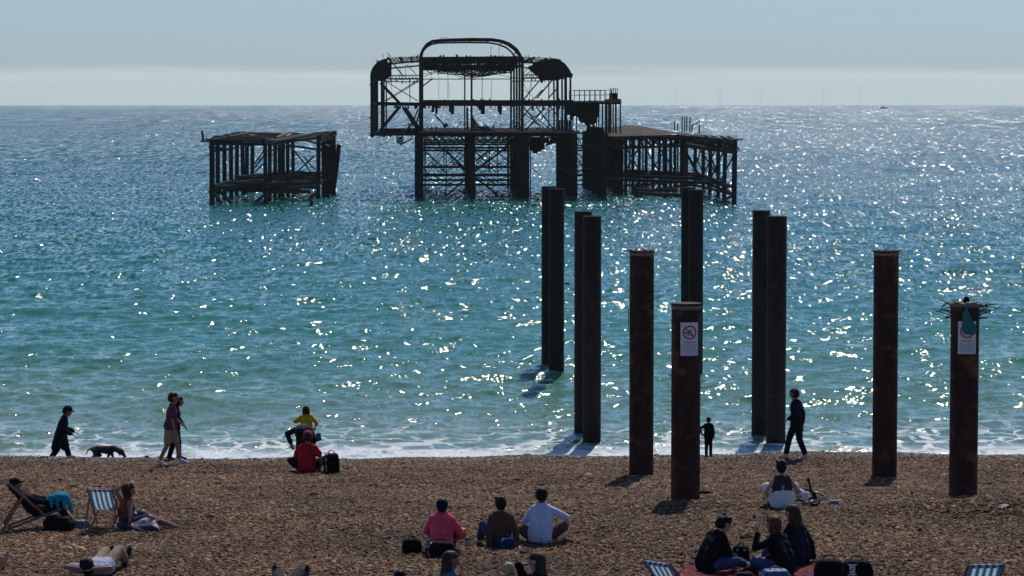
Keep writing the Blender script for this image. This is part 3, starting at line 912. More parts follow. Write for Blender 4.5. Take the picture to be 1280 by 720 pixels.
    for i, s in enumerate(rows):
        def leg(x, w_, y1=249, y0=168): bar('pile', F(x + random.uniform(-.4, .4), y0, s), F(x + random.uniform(-.3, .3), y1, s) - Vector((0, 0, 2)), w_ * M2, w_ * M2, M_iron, P)
        leg(525, 9.5 if i == 0 else 5.0); leg(590.5, 5.2 if i else 6.5); leg(659.5, 4.6)
        if i % 2 == 0: leg(649, 3.2)
        leg(719.0, 5.6)
        leg(755.5, 5.4)
        if i < 2: leg(531.5, 1.6)
        if i == 0: leg(663, 1.2); leg(697.5, 1.5); leg(519.8, 2.6, 249)
    for s in (0, 17.6, 35.5):
        T = lambda x0, y0, x1, y1, w_: bar('beam', F(x0, y0, s), F(x1, y1, s), w_ * M2, w_ * M2, M_iron, P)
        if s in (0, 17.6): T(525, 188, 660, 188, 2.8)
        T(525, 181 if s else 180.5, 660, 180.5, 2.4)
        T(523, 231, 660, 231, 2.8 if s < 18 else 1.8)
        if s in (0, 35.5): T(523, 218.5, 660, 218.5, 3.2)
        T(716, 231, 760, 231, 1.6); T(716, 188, 760, 188, 2.0)
        if s in (0, 17.6): T(716, 218.5, 760, 218.5, 2.0)
        mb = MB(); lattice(mb, F(531, 170, s), F(585, 170, s), F(531, 180, s), F(585, 180, s), 6, 1.0 * M2)
        lattice(mb, F(595, 170, s), F(655, 170, s), F(595, 180, s), F(655, 180, s), 6, 1.0 * M2)
        mb.done('girder_lattice', M_iron, P)
    for x, y in ((525, 219), (590, 219), (660, 219), (719, 219), (755, 219), (525, 188), (590, 188), (660, 188), (719, 188), (755, 188), (525, 232), (659, 232)): L('purlin', x, y, 2.4)
    D = lambda x0, y0, x1, y1, w_, s=0: bar('brace', F(x0, y0, s), F(x1, y1, s), w_ * M2, w_ * M2, M_iron, P)
    for a_ in ((611, 188, 595, 201, 2.2), (636, 182, 594, 213.5, 2.4), (594, 222, 622, 243.5, 2.4), (585, 221, 558, 245, 2.2), (573, 203, 585, 213.5, 2.2), (572.5, 206, 583, 216, 1.8), (549, 182, 554, 187.5, 1.8), (628, 186, 640, 178, 2)): D(*a_)
    D(531, 192, 556, 212, .8, 10); D(560, 191, 584, 214, .8, 14); D(597, 190, 640, 216, .8, 18); D(612, 196, 634, 217, .7, 12); D(531, 236, 545, 244, .8, 4); D(584, 236, 566, 247, .9, 6); D(540, 214, 558, 204, .6, 20); D(722, 192, 752, 216, 1.0); D(752, 192, 722, 216, 1.0); D(722, 218, 752, 194, .9, 10); D(722, 172, 752, 186, 1.2); D(752, 172, 722, 186, 1.2); D(722, 194, 752, 219, .9, 22)
    mb = MB()
    for x, y0, y1, w_ in ((555, 181, 216, 1.1), (557.8, 188, 246, 1.3), (580.5, 186, 214, 1.0), (612, 182, 216, 1.6), (622.5, 182, 232, 1.2), (546.5, 222, 240, .7), (617, 222, 240, .7), (652, 222, 247, 1.0), (594.5, 232, 247, 1.0)):
        mb.bar(F(x, y0, 1), F(x, y1, 1), w_ * M2)
    mb.done('standing_rods', M_iron, P, kind='stuff')

    # ---- terrace at the right end of the hall: upper deck, hanging wall, posts, railing and a small plant box
    TS = (0, 7, 14, 21)
    for s in TS:
        for x in (753, 758.6, 762.5, 766.5, 770, 775.4):
            if s and random.random() < .35: continue
            bar('post', F(x, 127, s), F(x, 167, s), 1.7 * M2, 1.7 * M2, M_iron, P)
        bar('beam', F(714, 128.5, s), F(776.5, 129, s), 3.0 * M2, 3.0 * M2, M_iron, P)
    for x in (717.5, 722, 735.5, 739, 742.5, 747, 750): bar('post', F(x, 128, 2), F(x, 168, 2), 1.4 * M2, 1.4 * M2, M_iron, P)
    MB().prism([F(716, 127, -.5), F(776.8, 127, -.5), F(776.8, 127, 22), F(716, 127, 22)], (0, 0, .16)).done('terrace_deck', M_timber, P)
    wall = [(716, 128), (752, 128), (751.5, 148), (749, 147), (748.5, 155), (745, 154), (744, 158), (741, 156), (738.5, 160), (735.5, 158), (733, 154.5), (729, 154), (726.5, 152), (725, 147.5), (723.5, 145.5), (719, 146), (718, 150), (716, 150)]
    MB().prism([F(x, y, 3) for x, y in wall], AX * .2).done('wall_sheet', M_iron, P)
    MB().prism([F(x, y, 14) for x, y in [(716, 128), (748, 128), (747, 146), (738, 150), (724, 144), (716, 145)]], AX * .2).done('wall_sheet', M_iron, P)
    for k in range(9):
        x0 = 698 + k * 2.0
        MB().prism([F(x0, 150 + random.uniform(-3, 6), 5), F(x0 + 1.5, 150, 5), F(x0 + 1.5, 168, 5), F(x0, 168, 5)], AX * .15).done('wall_sheet', M_iron, P)
    MB().prism([F(738, 158, 4), (F(758, 160, 4)), F(758, 168, 4), F(722, 168, 4), F(722, 166.5, 4), F(734, 166, 4)], AX * .2).done('wall_sheet', M_iron, P)
    mb = MB()
    for y in (112.6, 118.5):
        for s in (0, 10): mb.bar(F(718, y + .3, s), F(764, y, s), .05)
    for x in np.linspace(718, 764, 8):
        for s in (0, 10): mb.bar(F(x, 112.3, s), F(x, 126.5, s), .07)
    mb.done('railing', M_strap, P)
    mb = MB(); mb.box(F(769.3, 120, 3), (10.4 * M2, 1.2, 7.5 * M2))
    for k in range(5): mb.box(F(764.4 + k * 2.2, 115.3, 2), (.08, .1, .9))
    mb.done('plant_box', M_iron, P)
    for k in range(4): bar('timber', F(756 + k * 3, 125.4 - k * .3, 1), F(771 + k * 2, 124.8, 1), .3, .2, M_timber, P)
pavilion()

# ------------------------------------------------------------------ low open deck on the right, still on its piles
deck_r = thing('pier_deck', 'wide low pier deck on iron piles with thin rods on top, right of pavilion', 'pier ruin', (17, 290, 0))
def right_deck():
    P = deck_r
    ZT = 6.05
    A, Bc, Cc = Vector((11.2, 300, 0)), Vector((19.4, 312, 0)), Vector((21.25, 267.5, 0))
    W = lambda v, z: Vector((v.x, v.y, z))
    def pile(x, y, w=.42, zt=ZT, lean=0): bar('pile', (x + lean, y, -2), (x, y, zt), w, w, M_iron, P, rod=True)
    # right edge row running out to sea
    for k, d in enumerate((267.5, 279, 290, 301, 312, 324)):
        pile(21.25 + random.uniform(-.1, .1), d, .5 if k == 0 else .42, ZT - .1, random.uniform(-.15, .15))
    # front edge rows
    for px, d in ((782, 296), (791, 298), (799, 300), (807.5, 302), (816, 304), (824, 306), (832, 308), (838, 309), (843.5, 310)):
        pile((px - 640) / FPX * d, d, .36)
    for px, d in ((853, 312), (855.5, 318)): pile((px - 640) / FPX * d, d, .62)
    for px, d in ((787, 324), (803.5, 328), (829, 326), (847, 330), (859, 322)): pile((px - 640) / FPX * d, d, .2)
    for px, d in ((768, 303), (772, 308), (776.5, 300), (764, 318), (760, 325)): pile((px - 640) / FPX * d, d, .5)
    # edge beams with two chords and lattice between them
    edge = [at(766, 0, 294), at(853, 0, 311.5), Vector((21.25, 312, 0)), Vector((21.25, 267, 0))]
    edge2 = [at(853, 0, 311.5), at(919, 0, 267.3)]
    for a_, b_ in ((edge[0], edge[1]), (edge[1], edge[2]), (edge[2], edge[3]), (edge2[0], edge2[1])):
        bar('beam', W(a_, ZT - .1), W(b_, ZT - .1), .4, .4, M_iron, P)
        bar('beam', W(a_, ZT - 1.15), W(b_, ZT - 1.15), .25, .25, M_iron, P)
        mb = MB(); lattice(mb, W(a_, ZT - .1), W(b_, ZT - .1), W(a_, ZT - 1.15), W(b_, ZT - 1.15), 9, .16); mb.done('girder_lattice', M_iron, P)
        bar('beam', W(a_, 1.6), W(b_, 1.6), .3, .3, M_iron, P)
        bar('beam', W(a_, .9), W(b_, .9), .22, .22, M_iron, P)
    for d in (285, 300, 312, 322): bar('beam', (9.5 + (d - 285) * .1, d, 1.9), (21, d - 8, 1.7), .3, .3, M_iron, P)
    for d in (304, 318): bar('beam', (11.5, d, ZT - .2), (21.2, d - 2, ZT - .2), .3, .3, M_iron, P)
    # crossed ties
    def tie(px0, py0, d0, px1, py1, d1, w=.12): bar('brace', at(px0, py0, d0), at(px1, py1, d1), w, w, M_iron, P)
    tie(855, 186, 311, 875, 222, 311, .30)
    tie(858, 180, 296, 900, 188, 280, .22)
    for a_ in ((866, 184, 296, 886, 236, 296), (874, 186, 290, 912, 240, 286), (884, 184, 290, 905, 238, 286), (905, 188, 286, 884, 232, 290), (895, 186, 296, 874, 228, 300), (919, 190, 267, 896, 236, 290), (875, 225, 312, 918, 243, 268), (875, 190, 312, 866, 222, 320),
               (782, 184, 296, 799, 212, 300), (799, 184, 300, 782, 214, 296), (807, 186, 302, 824, 214, 306), (816, 212, 304, 832, 186, 308), (824, 184, 306, 843, 213, 310), (792, 232, 298, 816, 212, 304), (808, 232, 302, 840, 216, 309)): tie(*a_)
    tie(919, 243, 267, 905, 250, 276, .2)
    # dense fallen timbers between the piles just above the water
    mb = MB()
    for k in range(44):
        x, y = random.uniform(786, 852), random.uniform(215, 240)
        d = 9.5 * FPX / ((y + random.uniform(4, 16)) - 131) if y > 226 else random.uniform(300, 322)
        d = min(max(d, 296), 324)
        mb.bar(at(x, y, d), at(x + random.uniform(5, 18), y + random.uniform(-1.5, 1.5), d + random.uniform(-3, 3)), random.uniform(.12, .3))
    mb.done('fallen_timbers', M_weed, P, kind='stuff')
    bar('timber', at(795, 241.5, 288), at(852, 244, 288), .45, .35, M_weed, P)
    bar('pile', at(793, 232, 287), at(797, 255, 287), .45, .45, M_iron, P); bar('pile', at(801, 244, 285), at(800.5, 257, 285), .4, .4, M_iron, P)
    bar('pile', at(832, 242, 286), at(826, 256, 286), .4, .4, M_iron, P)
    # boarded top, humped where it has buckled
    bm = bmesh.new(); nx, ny = 30, 14; rows = []
    for jx in range(ny + 1):
        f = jx / ny; row = []
        for i in range(nx + 1):
            g = i / nx
            p = Vector((9.6 + (21.5 - 9.6) * g, (292 + 22 * min(1, g * 1.4)) * (1 - g ** 6) + 267 * g ** 6 + f * (34 - 4 * g), 0))
            hump = 1.0 * math.exp(-((g - .34) / .3) ** 2) * math.sin(math.pi * (.25 + .6 * f)) + .35 * (1 - g)
            p.z = ZT + .06 + hump * f ** .4 + random.uniform(-.07, .07)
            row.append(bm.verts.new(p))
        rows.append(row)
    for jx in range(ny):
        for i in range(nx):
            if i > nx * .62 and random.random() < .3: continue
            bm.faces.new((rows[jx][i], rows[jx][i + 1], rows[jx + 1][i + 1], rows[jx + 1][i]))
    me_s = bmesh.ops.solidify(bm, geom=bm.faces[:], thickness=.14)
    bm.transform(pmat(P).inverted())
    build('deck', bm, M_timber, P)
    for k in range(13):
        px = 798 + k * 9.4; d = 312 - max(0, k - 6) * 6.5
        bar('timber', at(px, 170.5 + random.uniform(-1, 1), d), at(px + random.uniform(10, 18), 171.5 + random.uniform(-1, 1.5) + max(0, k - 6) * .7, d - 3), .28, .16, M_timber, P)
    bar('timber', at(908, 173.5, 272), at(927, 174.2, 268), .3, .12, M_timber, P)
    mb = MB()
    for k in range(60):
        f = random.random()
        d = 312 - 44 * f if f > .0 else 312; px = 790 + 130 * f
        d = 312 if px < 853 else 312 - (px - 853) / 66 * 44
        p = at(px, 171 + (px - 853) * .085 * (px > 853), d)
        mb.bar(p, p + Vector((random.uniform(-.9, .9), random.uniform(-.5, .5), random.uniform(-.9, .35))), random.uniform(.06, .18))
    mb.done('broken_edge', M_iron, P, kind='stuff')
    # rods sticking up
    for px, y0, y1 in ((843, 153, 163), (846.8, 154, 163), (852.5, 145, 165), (855.5, 146, 165), (858.3, 145, 165), (862.3, 146, 165), (874, 156, 167), (865, 155, 166)):
        bar('rod', at(px, y1, 318), at(px + .3, y0, 318), .13, .13, M_iron, P)
    bar('rod', at(864, 158, 318), at(875, 151, 318), .09, .09, M_iron, P)
right_deck()

# ------------------------------------------------------------------ collapsed platform on the left
deck_l = thing('pier_deck', 'small collapsed pier platform with fallen joists on a forest of piles, left of the pavilion', 'pier ruin', (-23.5, 285, 0))
def left_deck():
    P = deck_l
    ZT = 6.0
    def pile(x, y, w=.45, zt=ZT, lx=0): bar('pile', (x + lx, y, -2), (x, y, zt), w, w, M_iron, P, rod=True)
    rowsY = (266, 272, 278, 284, 290, 296, 302, 308)
    for k, d in enumerate(rowsY): pile(-28.5 + random.uniform(-.08, .08), d, .52 if k == 0 else .44, ZT, random.uniform(-.1, .1))
    for k, d in enumerate((268, 274, 279.5, 285, 290, 295, 301)): pile(-23.6 + random.uniform(-.08, .08), d, .38, ZT, random.uniform(-.1, .1))
    for k, d in enumerate((281, 286, 290, 294, 298, 302)): pile(-19.3 + random.uniform(-.1, .1), d, .42, 6.35, random.uniform(-.15, .15))
    pile(-19.0, 299, .42, 6.1); pile(-18.6, 293, .42, 5.3)
    # edge beams and joists, fallen into two shallow troughs
    def zt(x, d):
        f = (x + 28.5) / 9.2
        z = ZT + .15 - .4 * math.sin(math.pi * f * 2) ** 2 * 0 
        return z
    for d in (266, 282, 296, 308):
        bar('beam', (-28.6, d, ZT - .1), (-23.6, d + 2, ZT - .2), .4, .5, M_iron, P)
        bar('beam', (-23.6, d + 2, ZT - .2), (-19.2, min(d + 14, 305), ZT + .3), .36, .45, M_iron, P)
    for x in (-28.5, -23.6, -19.3):
        y0 = 266 if x < -20 else 281
        bar('beam', (x, y0, ZT), (x, 304 if x > -28 else 308.5, ZT), .4, .5, M_iron, P)
        bar('beam', (x, y0, ZT - 1.0), (x, 304 if x > -28 else 308.5, ZT - 1.0), .14, .14, M_iron, P)
    for k in range(26):
        d = 266 + k * 1.55 + random.uniform(-.5, .5)
        z0, z1 = ZT + .25 + random.uniform(-.15, .2) + .006 * k, ZT + .15 + random.uniform(-.45, .2)
        bar('joist', (-29.0 + random.uniform(-.3, .3), d, z0), (-23.3 + random.uniform(-.4, .5), d + random.uniform(-1, 4), z1), .22, .16, M_timber, P)
    for k in range(22):
        d = 268 + k * 1.6 + random.uniform(-.5, .5)
        z0, z1 = ZT - .1 + random.uniform(-.4, .3), ZT + .45 + random.uniform(-.2, .25)
        bar('joist', (-23.9 + random.uniform(-.5, .4), d, z0), (-19.1 + random.uniform(-.6, .1), min(d + random.uniform(4, 13), 305), z1), .2, .15, M_timber, P)
    for a_ in ((300, 166.5, 290, 360, 177, 285), (310, 167.5, 286, 345, 183, 280), (332, 178, 268, 362, 165.6, 290), (345, 181, 270, 364, 167, 288), (275, 180, 268, 330, 176, 269), (290, 168, 300, 322, 174, 290), (350, 167, 292, 412, 183, 286), (362, 166, 296, 404, 171, 290), (358, 181, 282, 402, 188, 284), (270, 174, 270, 312, 166.4, 285)):
        bar('joist', at(*a_[:3]), at(*a_[3:]), .26, .2, M_timber, P)
    mb = MB(); mb.bar(at(262, 184, 266), at(290, 187, 272), .2); mb.bar(at(266, 178, 266), at(266.5, 190, 266), .15); mb.bar(at(271, 180, 268), at(270, 189, 268), .15)
    mb.bar(at(263, 190, 266), at(282, 185, 277), .16); mb.done('edge_lattice', M_iron, P)
    for a_ in ((318, 205, 306, 330, 188, 300), (318, 210, 306, 331, 193, 300), (319, 215, 306, 331, 203, 300), (366, 186, 300, 392, 219, 296), (380, 196, 300, 394, 212, 296), (372, 214, 300, 392, 196, 296)):
        bar('brace', at(*a_[:3]), at(*a_[3:]), .12, .12, M_iron, P)
    # weedy timbers low between the piles
    mb = MB()
    for k in range(70):
        d = random.uniform(270, 303)
        x0 = random.uniform(-28.3, -24); x1 = min(x0 + random.uniform(2, 6), -19.6)
        z = random.uniform(.9, 2.3)
        mb.bar((x0, d, z), (x1, d + random.uniform(-3, 5), z + random.uniform(-.3, .3)), random.uniform(.15, .35))
    mb.done('fallen_timbers', M_weed, P, kind='stuff')
    for d in (267, 280, 294): bar('beam', (-28.4, d, 1.55), (-19.5, min(d + 14, 303), 1.6), .4, .4, M_weed, P)
    for x in (-28.5, -23.6, -19.4): bar('beam', (x, 268 if x < -20 else 282, 1.7), (x, 304, 1.7), .35, .35, M_weed, P)
    for a_ in ((266, 240, 266, 278, 255, 266), (272, 236, 268, 290, 255, 268), (331, 243, 268, 319, 253, 268), (398, 238, 282, 384, 251, 280), (262.5, 240, 266, 275, 236, 270)):
        bar('brace', at(*a_[:3]), at(*a_[3:]), .3, .3, M_weed, P)
    # tilted pole on a plank at the outer corner
    bar('plank', at(252, 176.6, 270), at(264, 176.4, 268), .25, .2, M_timber, P)
    bar('rod', at(254, 176.5, 270), at(252.6, 163.5, 270), .22, .22, M_iron, P, rod=True)
left_deck()

lp = thing('leaning_pile', 'single leaning pile just off the right side of the collapsed platform', 'pile', at(419, 232, 300))
bar('shaft', at(417.5, 233, 300), at(423.8, 180.5, 300), .5, .5, M_iron, lp, rod=True)
bar('cleat', at(414, 228, 300), at(419, 227, 300), .5, .5, M_iron, lp)
st = thing('pile_stump', 'black pile stump breaking the water in front of the collapsed platform', 'stump', at(389.5, 258, 262))
bar('shaft', at(389.5, 251.5, 262), at(389.5, 266, 262), .38, .38, M_weed, st, rod=True)
bar('cap', at(388.2, 251, 262), at(391, 251.2, 262), .25, .3, M_weed, st)
# ------------------------------------------------------------------ people: one continuous body each, clothes and hair on top
PENDING = []                       # meshes still to be grown into one smooth skin

def capsule_mesh(caps, seg=12):
    V, Fc = [], []
    for p, rp, q, rq in caps:
        p, q = Vector(p), Vector(q)
        d = q - p
        if d.length < 1e-5: d = Vector((0, 0, 1e-4)); q = p + d
        rot = d.to_track_quat('Z', 'Y')
        base = len(V)
        prof = [(math.sin(t) * rp, -math.cos(t) * rp, 0) for t in np.linspace(.001, math.pi / 2, 4)] + [(math.sin(t) * rq, math.cos(t) * rq, 1) for t in np.linspace(math.pi / 2, .001, 4)]
        for r_, z, e_ in prof:
            c = q if e_ else p
            for k in range(seg):
                a_ = 2 * math.pi * k / seg
                V.append(tuple(c + rot @ Vector((r_ * math.cos(a_), r_ * math.sin(a_), z))))
        n = len(prof)
        for i in range(n - 1):
            for k in range(seg):
                k2 = (k + 1) % seg
                Fc.append((base + i * seg + k, base + i * seg + k2, base + (i + 1) * seg + k2, base + (i + 1) * seg + k))
        Fc.append(tuple(base + k for k in reversed(range(seg)))); Fc.append(tuple(base + (n - 1) * seg + k for k in range(seg)))
    me = bpy.data.meshes.new("skin"); me.from_pydata(V, [], Fc); me.validate()
    return me

def grown(name, caps, mat, parent, voxel=.012, smooth=4, wrinkle=0.0, label=None):
    me = capsule_mesh(caps)
    o = link_mesh(name, me, mat, parent)
    if label: o['label'] = label
    rm = o.modifiers.new('skin', 'REMESH'); rm.mode = 'VOXEL'; rm.voxel_size = voxel; rm.use_smooth_shade = True
    sm = o.modifiers.new('relax', 'SMOOTH'); sm.factor = .5; sm.iterations = smooth
    PENDING.append((o, mat, wrinkle))
    return o

def settle():
    """turn every grown skin into a plain mesh in one pass"""
    if not PENDING: return
    dg = bpy.context.evaluated_depsgraph_get()
    new = []
    for o, mat, wr in PENDING:
        me = bpy.data.meshes.new_from_object(o.evaluated_get(dg), depsgraph=dg)
        new.append(me)
    for (o, mat, wr), me in zip(PENDING, new):
        o.modifiers.clear(); o.data = me; me.name = o.name
        if not me.materials: me.materials.append(mat)
        n = len(me.vertices)
        if wr and n:
            co = np.empty(n * 3); me.vertices.foreach_get('co', co); co = co.reshape(-1, 3)
            no = np.empty(n * 3); me.vertices.foreach_get('normal', no); no = no.reshape(-1, 3)
            s = np.sin(co[:, 2] * 31 + 3.5 * np.sin(co[:, 0] * 13 + co[:, 1] * 8)) * np.sin(co[:, 0] * 19 + co[:, 1] * 15 + 2.5 * np.sin(co[:, 2] * 11)) + .5 * np.sin(co[:, 2] * 67 + co[:, 0] * 40 * np.sin(co[:, 2] * 5))
            co += no * (np.clip(s * .5 + .35, 0, 1.2) * wr)[:, None]
            me.vertices.foreach_set('co', co.ravel())
        me.polygons.foreach_set('use_smooth', np.ones(len(me.polygons), bool))
        me.update()
    PENDING.clear()

def ik(a, b, l1, l2, hint):
    a, b = Vector(a), Vector(b)
    d = b - a; L = d.length
    if L > (l1 + l2) * .995:
        b = a + d * ((l1 + l2) * .995 / L); d = b - a; L = d.length
    x = (l1 * l1 - l2 * l2 + L * L) / (2 * L)
    h = math.sqrt(max(0.0, l1 * l1 - x * x))
    n = d.normalized(); hv = Vector(hint); hv = hv - n * hv.dot(n)
    if hv.length < 1e-4: hv = Vector((0, 0, 1)) - n * n.z
    return a + n * x + hv.normalized() * h, b

def cloth(name, col, var=.22, rough=.9):
    m = simple(name, col, rough, var, 9.0, .35, 60, bdist=.003)
    m.node_tree.nodes["Principled BSDF"].inputs['Specular IOR Level'].default_value = .15
    return m
def hair_mat(name, col):
    m = simple(name, col, .6, .4, 20, .7, 90)
    m.node_tree.nodes["Principled BSDF"].inputs['Specular IOR Level'].default_value = .18
    return m
SK = simple("skin_light", (.46, .27, .19), .55, .10, 8, .1, 60)
SKT = simple("skin_tanned", (.30, .16, .10), .55, .12, 8, .1, 60)
HAIR_BLACK = hair_mat("black_hair", (.007, .006, .006))
HAIR_BROWN = hair_mat("brown_hair", (.040, .018, .010))
HAIR_RED = hair_mat("auburn_hair", (.11, .035, .016))
HAIR_BLOND = hair_mat("blond_hair", (.52, .39, .20))
EYE = simple("eye_dark", (.02, .015, .012), .2, .1, 9, 0)
NAVY = cloth("navy_cloth", (.009, .011, .021)); BLACKC = cloth("black_cloth", (.007, .007, .008)); CHAR = cloth("charcoal_cloth", (.035, .036, .038))
PINK = cloth("coral_pink_cloth", (.78, .085, .13)); REDC = cloth("red_cloth", (.45, .012, .022)); YEL = cloth("yellow_cloth", (.62, .40, .02)); SHIRTW = cloth("pale_lilac_cotton", (.60, .61, .72), .08)
LAV = cloth("lavender_cotton", (.42, .40, .52), .12); BROWNC = cloth("brown_cloth", (.095, .058, .038)); TEAL = cloth("teal_cloth", (.012, .26, .34)); DENIM = cloth("denim", (.05, .065, .15))
BEIGE = cloth("beige_cotton", (.33, .25, .17)); MAROON = cloth("plum_cotton", (.12, .035, .075)); WHITE = cloth("white_cotton", (.70, .69, .66), .08); GREY = cloth("grey_cotton", (.40, .41, .45), .12)
SHOEW = cloth("white_canvas", (.66, .64, .62), .1); SHOED = cloth("dark_shoe", (.018, .018, .022)); BLUEC = cloth("blue_cloth", (.03, .13, .33)); DKBLUE = cloth("dark_blue_cloth", (.02, .035, .10)); PINKCAP = cloth("raspberry_cloth", (.60, .04, .10))

def person(label, loc, rz, sc, pose, fit, group='people on the beach'):
    """pose: pel, neck, head (centres), face (looking direction), hands, ankles, with bend hints; all in the person's own frame, y is forward"""
    t = thing('person', label, 'person', loc, rz, group)
    t.scale = (sc, sc, sc)
    V = Vector
    pel, neck = V(pose['pel']), V(pose['neck'])
    up = (neck - pel).normalized()
    side = V(pose.get('side', (1, 0, 0))); side = (side - up * side.dot(up)).normalized()
    fwd = up.cross(side); 
    if fwd.y < 0 and abs(up.y) < .9 and 'side' not in pose: fwd = -fwd
    hd = V(pose['head']); face = V(pose.get('face', (0, 1, -.1))).normalized()
    hup = V(pose.get('hup', (0, 0, 1))); hup = (hup - face * hup.dot(face)).normalized(); hs = face.cross(hup).normalized()
    st_ = (neck - pel).length
    chest = pel.lerp(neck, .68) + fwd * .01
    mid = pel.lerp(neck, .34) - fwd * pose.get('slouch', .0)
    sh = {}; el = {}; wr = {}; hip = {}; kn = {}; an = {}
    for k, sg in (('l', -1), ('r', 1)):
        sh[k] = neck - up * .055 + side * (.150 * sg) + V(pose.get('sh' + k, (0, 0, 0)))
        el[k], wr[k] = ik(sh[k], pose['hand' + k], .285, .255, pose.get('elb' + k, (sg * .6, -.6, -.5)))
        hip[k] = pel + side * (.088 * sg) - up * .02
        kn[k], an[k] = ik(hip[k], pose['foot' + k], .42, .41, pose.get('knee' + k, (sg * .2, .5, 1)))
    fat = pose.get('fat', 1.0)
    torso = [(pel + side * s_ * .075, .108 * fat, mid + side * s_ * .07, .098 * fat) for s_ in (-1, 1)] + [(mid + side * s_ * .07, .098 * fat, chest + side * s_ * .085, .105 * fat) for s_ in (-1, 1)] + \
            [(chest + side * s_ * .085, .105 * fat, sh[k].lerp(neck, .35), .068) for k, s_ in (('l', -1), ('r', 1))] + [(pel, .11, chest, .112), (chest, .1, neck - up * .02, .07)] + \
            [(neck - up * .05, .062, sh[k], .058) for k in 'lr']
    def toe(k):
        d = V(pose.get('toe' + k, (0, 1, -.35))).normalized(); return an[k] + d * .19 - V((0, 0, .0))
    legs = {k: [(hip[k], .09 * fat, kn[k], .06), (kn[k], .058, kn[k].lerp(an[k], .35), .055), (kn[k].lerp(an[k], .35), .055, an[k], .037)] for k in 'lr'}
    feet = {k: [(an[k] - (toe(k) - an[k]).normalized() * .035 - V((0, 0, .02)), .036, an[k].lerp(toe(k), .55) - V((0, 0, .015)), .037), (an[k].lerp(toe(k), .5) - V((0, 0, .015)), .037, toe(k) - V((0, 0, .01)), .026), (an[k], .038, an[k].lerp(toe(k), .3), .036)] for k in 'lr'}
    upper = {k: [(sh[k], .056, sh[k].lerp(el[k], .5), .046), (sh[k].lerp(el[k], .5), .046, el[k], .038)] for k in 'lr'}
    fore = {k: [(el[k], .038, el[k].lerp(wr[k], .3), .038), (el[k].lerp(wr[k], .3), .038, wr[k], .026)] for k in 'lr'}
    hands = {}
    for k, sg in (('l', -1), ('r', 1)):
        d = V(pose.get('hd' + k, (wr[k] - el[k]).normalized())).normalized()
        a_ = V(pose.get('hs' + k, side * sg)); a_ = (a_ - d * a_.dot(d)).normalized()
        nn = d.cross(a_).normalized()
        if nn.z > 0: nn = -nn
        palm = wr[k] + d * .085
        h = [(wr[k], .025, wr[k] + d * .03, .024)]
        for j in (-1.2, 0, 1.2): h.append((wr[k] + d * .025 + a_ * (.013 * j), .017, palm + a_ * (.022 * j), .015))
        for j, ln in ((-1.5, .068), (-.5, .080), (.5, .085), (1.5, .074)):
            f0 = palm + a_ * (.018 * j) + d * .006; f1 = f0 + d * ln * .5 + a_ * (.003 * j) + nn * .006; f2 = f1 + d * ln * .42 + nn * .022
            h += [(f0, .0105, f1, .0098), (f1, .0098, f2, .0085)]
        t0 = wr[k] + d * .035 - a_ * sg * .022 * (1 if True else 0); t1 = t0 + d * .035 - a_ * sg * .028 + nn * .008; t2 = t1 + d * .034 - a_ * sg * .006 + nn * .012
        h += [(t0, .015, t1, .0125), (t1, .012, t2, .0095)]
        hands[k] = h
    HS = 1.13
    face = face * HS; hup = hup * HS; hs = hs * HS
    headc = [(hd - face * .022 + hup * .022, HS * .088, hd + face * .012 + hup * .022, HS * .085), (hd + face * .03 - hup * .03, HS * .064, hd + face * .045 - hup * .075, HS * .040), (hd + face * .045 - hup * .045, .05, hd + face * .05 - hup * .085, .03),
             (hd + face * .088 + hup * .01, .011, hd + face * .108 - hup * .024, .015), (hd + face * .082 - hup * .052, .014, hd + face * .086 - hup * .052, .012),
             (hd + face * .078 + hup * .03 + hs * .032, .014, hd + face * .078 + hup * .03 - hs * .032, .014)]
    for s_ in (-1, 1):
        headc += [(hd + hs * (.088 * s_) + hup * .015 - face * .012, .016, hd + hs * (.092 * s_) - hup * .022 - face * .004, .012)]
    neckc = [(neck - up * .03, .058, hd - hup * .05 - face * .012, .052)]
    body = torso + neckc + headc
    for k in 'lr': body += legs[k] + feet[k] + upper[k] + fore[k] + hands[k]
    skin = fit.get('skin', SK)
    bo = grown('body', body, skin, t, .0105, 2)
    for s_ in (-1, 1):
        e_ = MB(); e_.ball(hd + face * .083 + hup * .012 + hs * (.031 * s_), (.011, .011, .008), 1)
        build('eye', e_.bm, EYE, bo, True)
    inf = lambda caps, g: [(p, a_ + g, q, b_ + g) for p, a_, q, b_ in caps]
    # trousers / shorts / skirt
    if 'legs' in fit:
        kind, mat = fit['legs']
        c = inf([(pel + side * s_ * .075, .108 * fat, pel.lerp(mid, .5) + side * s_ * .07, .10 * fat) for s_ in (-1, 1)], .014)
        for k in 'lr':
            if kind == 'long': c += inf([(hip[k], .095 * fat, kn[k], .066), (kn[k], .066, kn[k].lerp(an[k], .88), .056)], .013)
            elif kind == 'shorts': c += inf([(hip[k], .1 * fat, hip[k].lerp(kn[k], .82), .078)], .016)
            elif kind == 'skirt': c += inf([(hip[k], .1, kn[k], .085), (kn[k], .085, kn[k].lerp(an[k], .55), .085), (pel + side * (.12 if k == 'r' else -.12) - V((0, 0, .03)), .085, kn[k], .07), (pel + up * .02, .12, mid, .10)], .022) + inf(torso[0:2], .03)
        nm = {'long': 'trousers', 'shorts': 'shorts', 'skirt': 'skirt'}[kind]
        grown(nm, c, mat, t, .014, 3, .004)
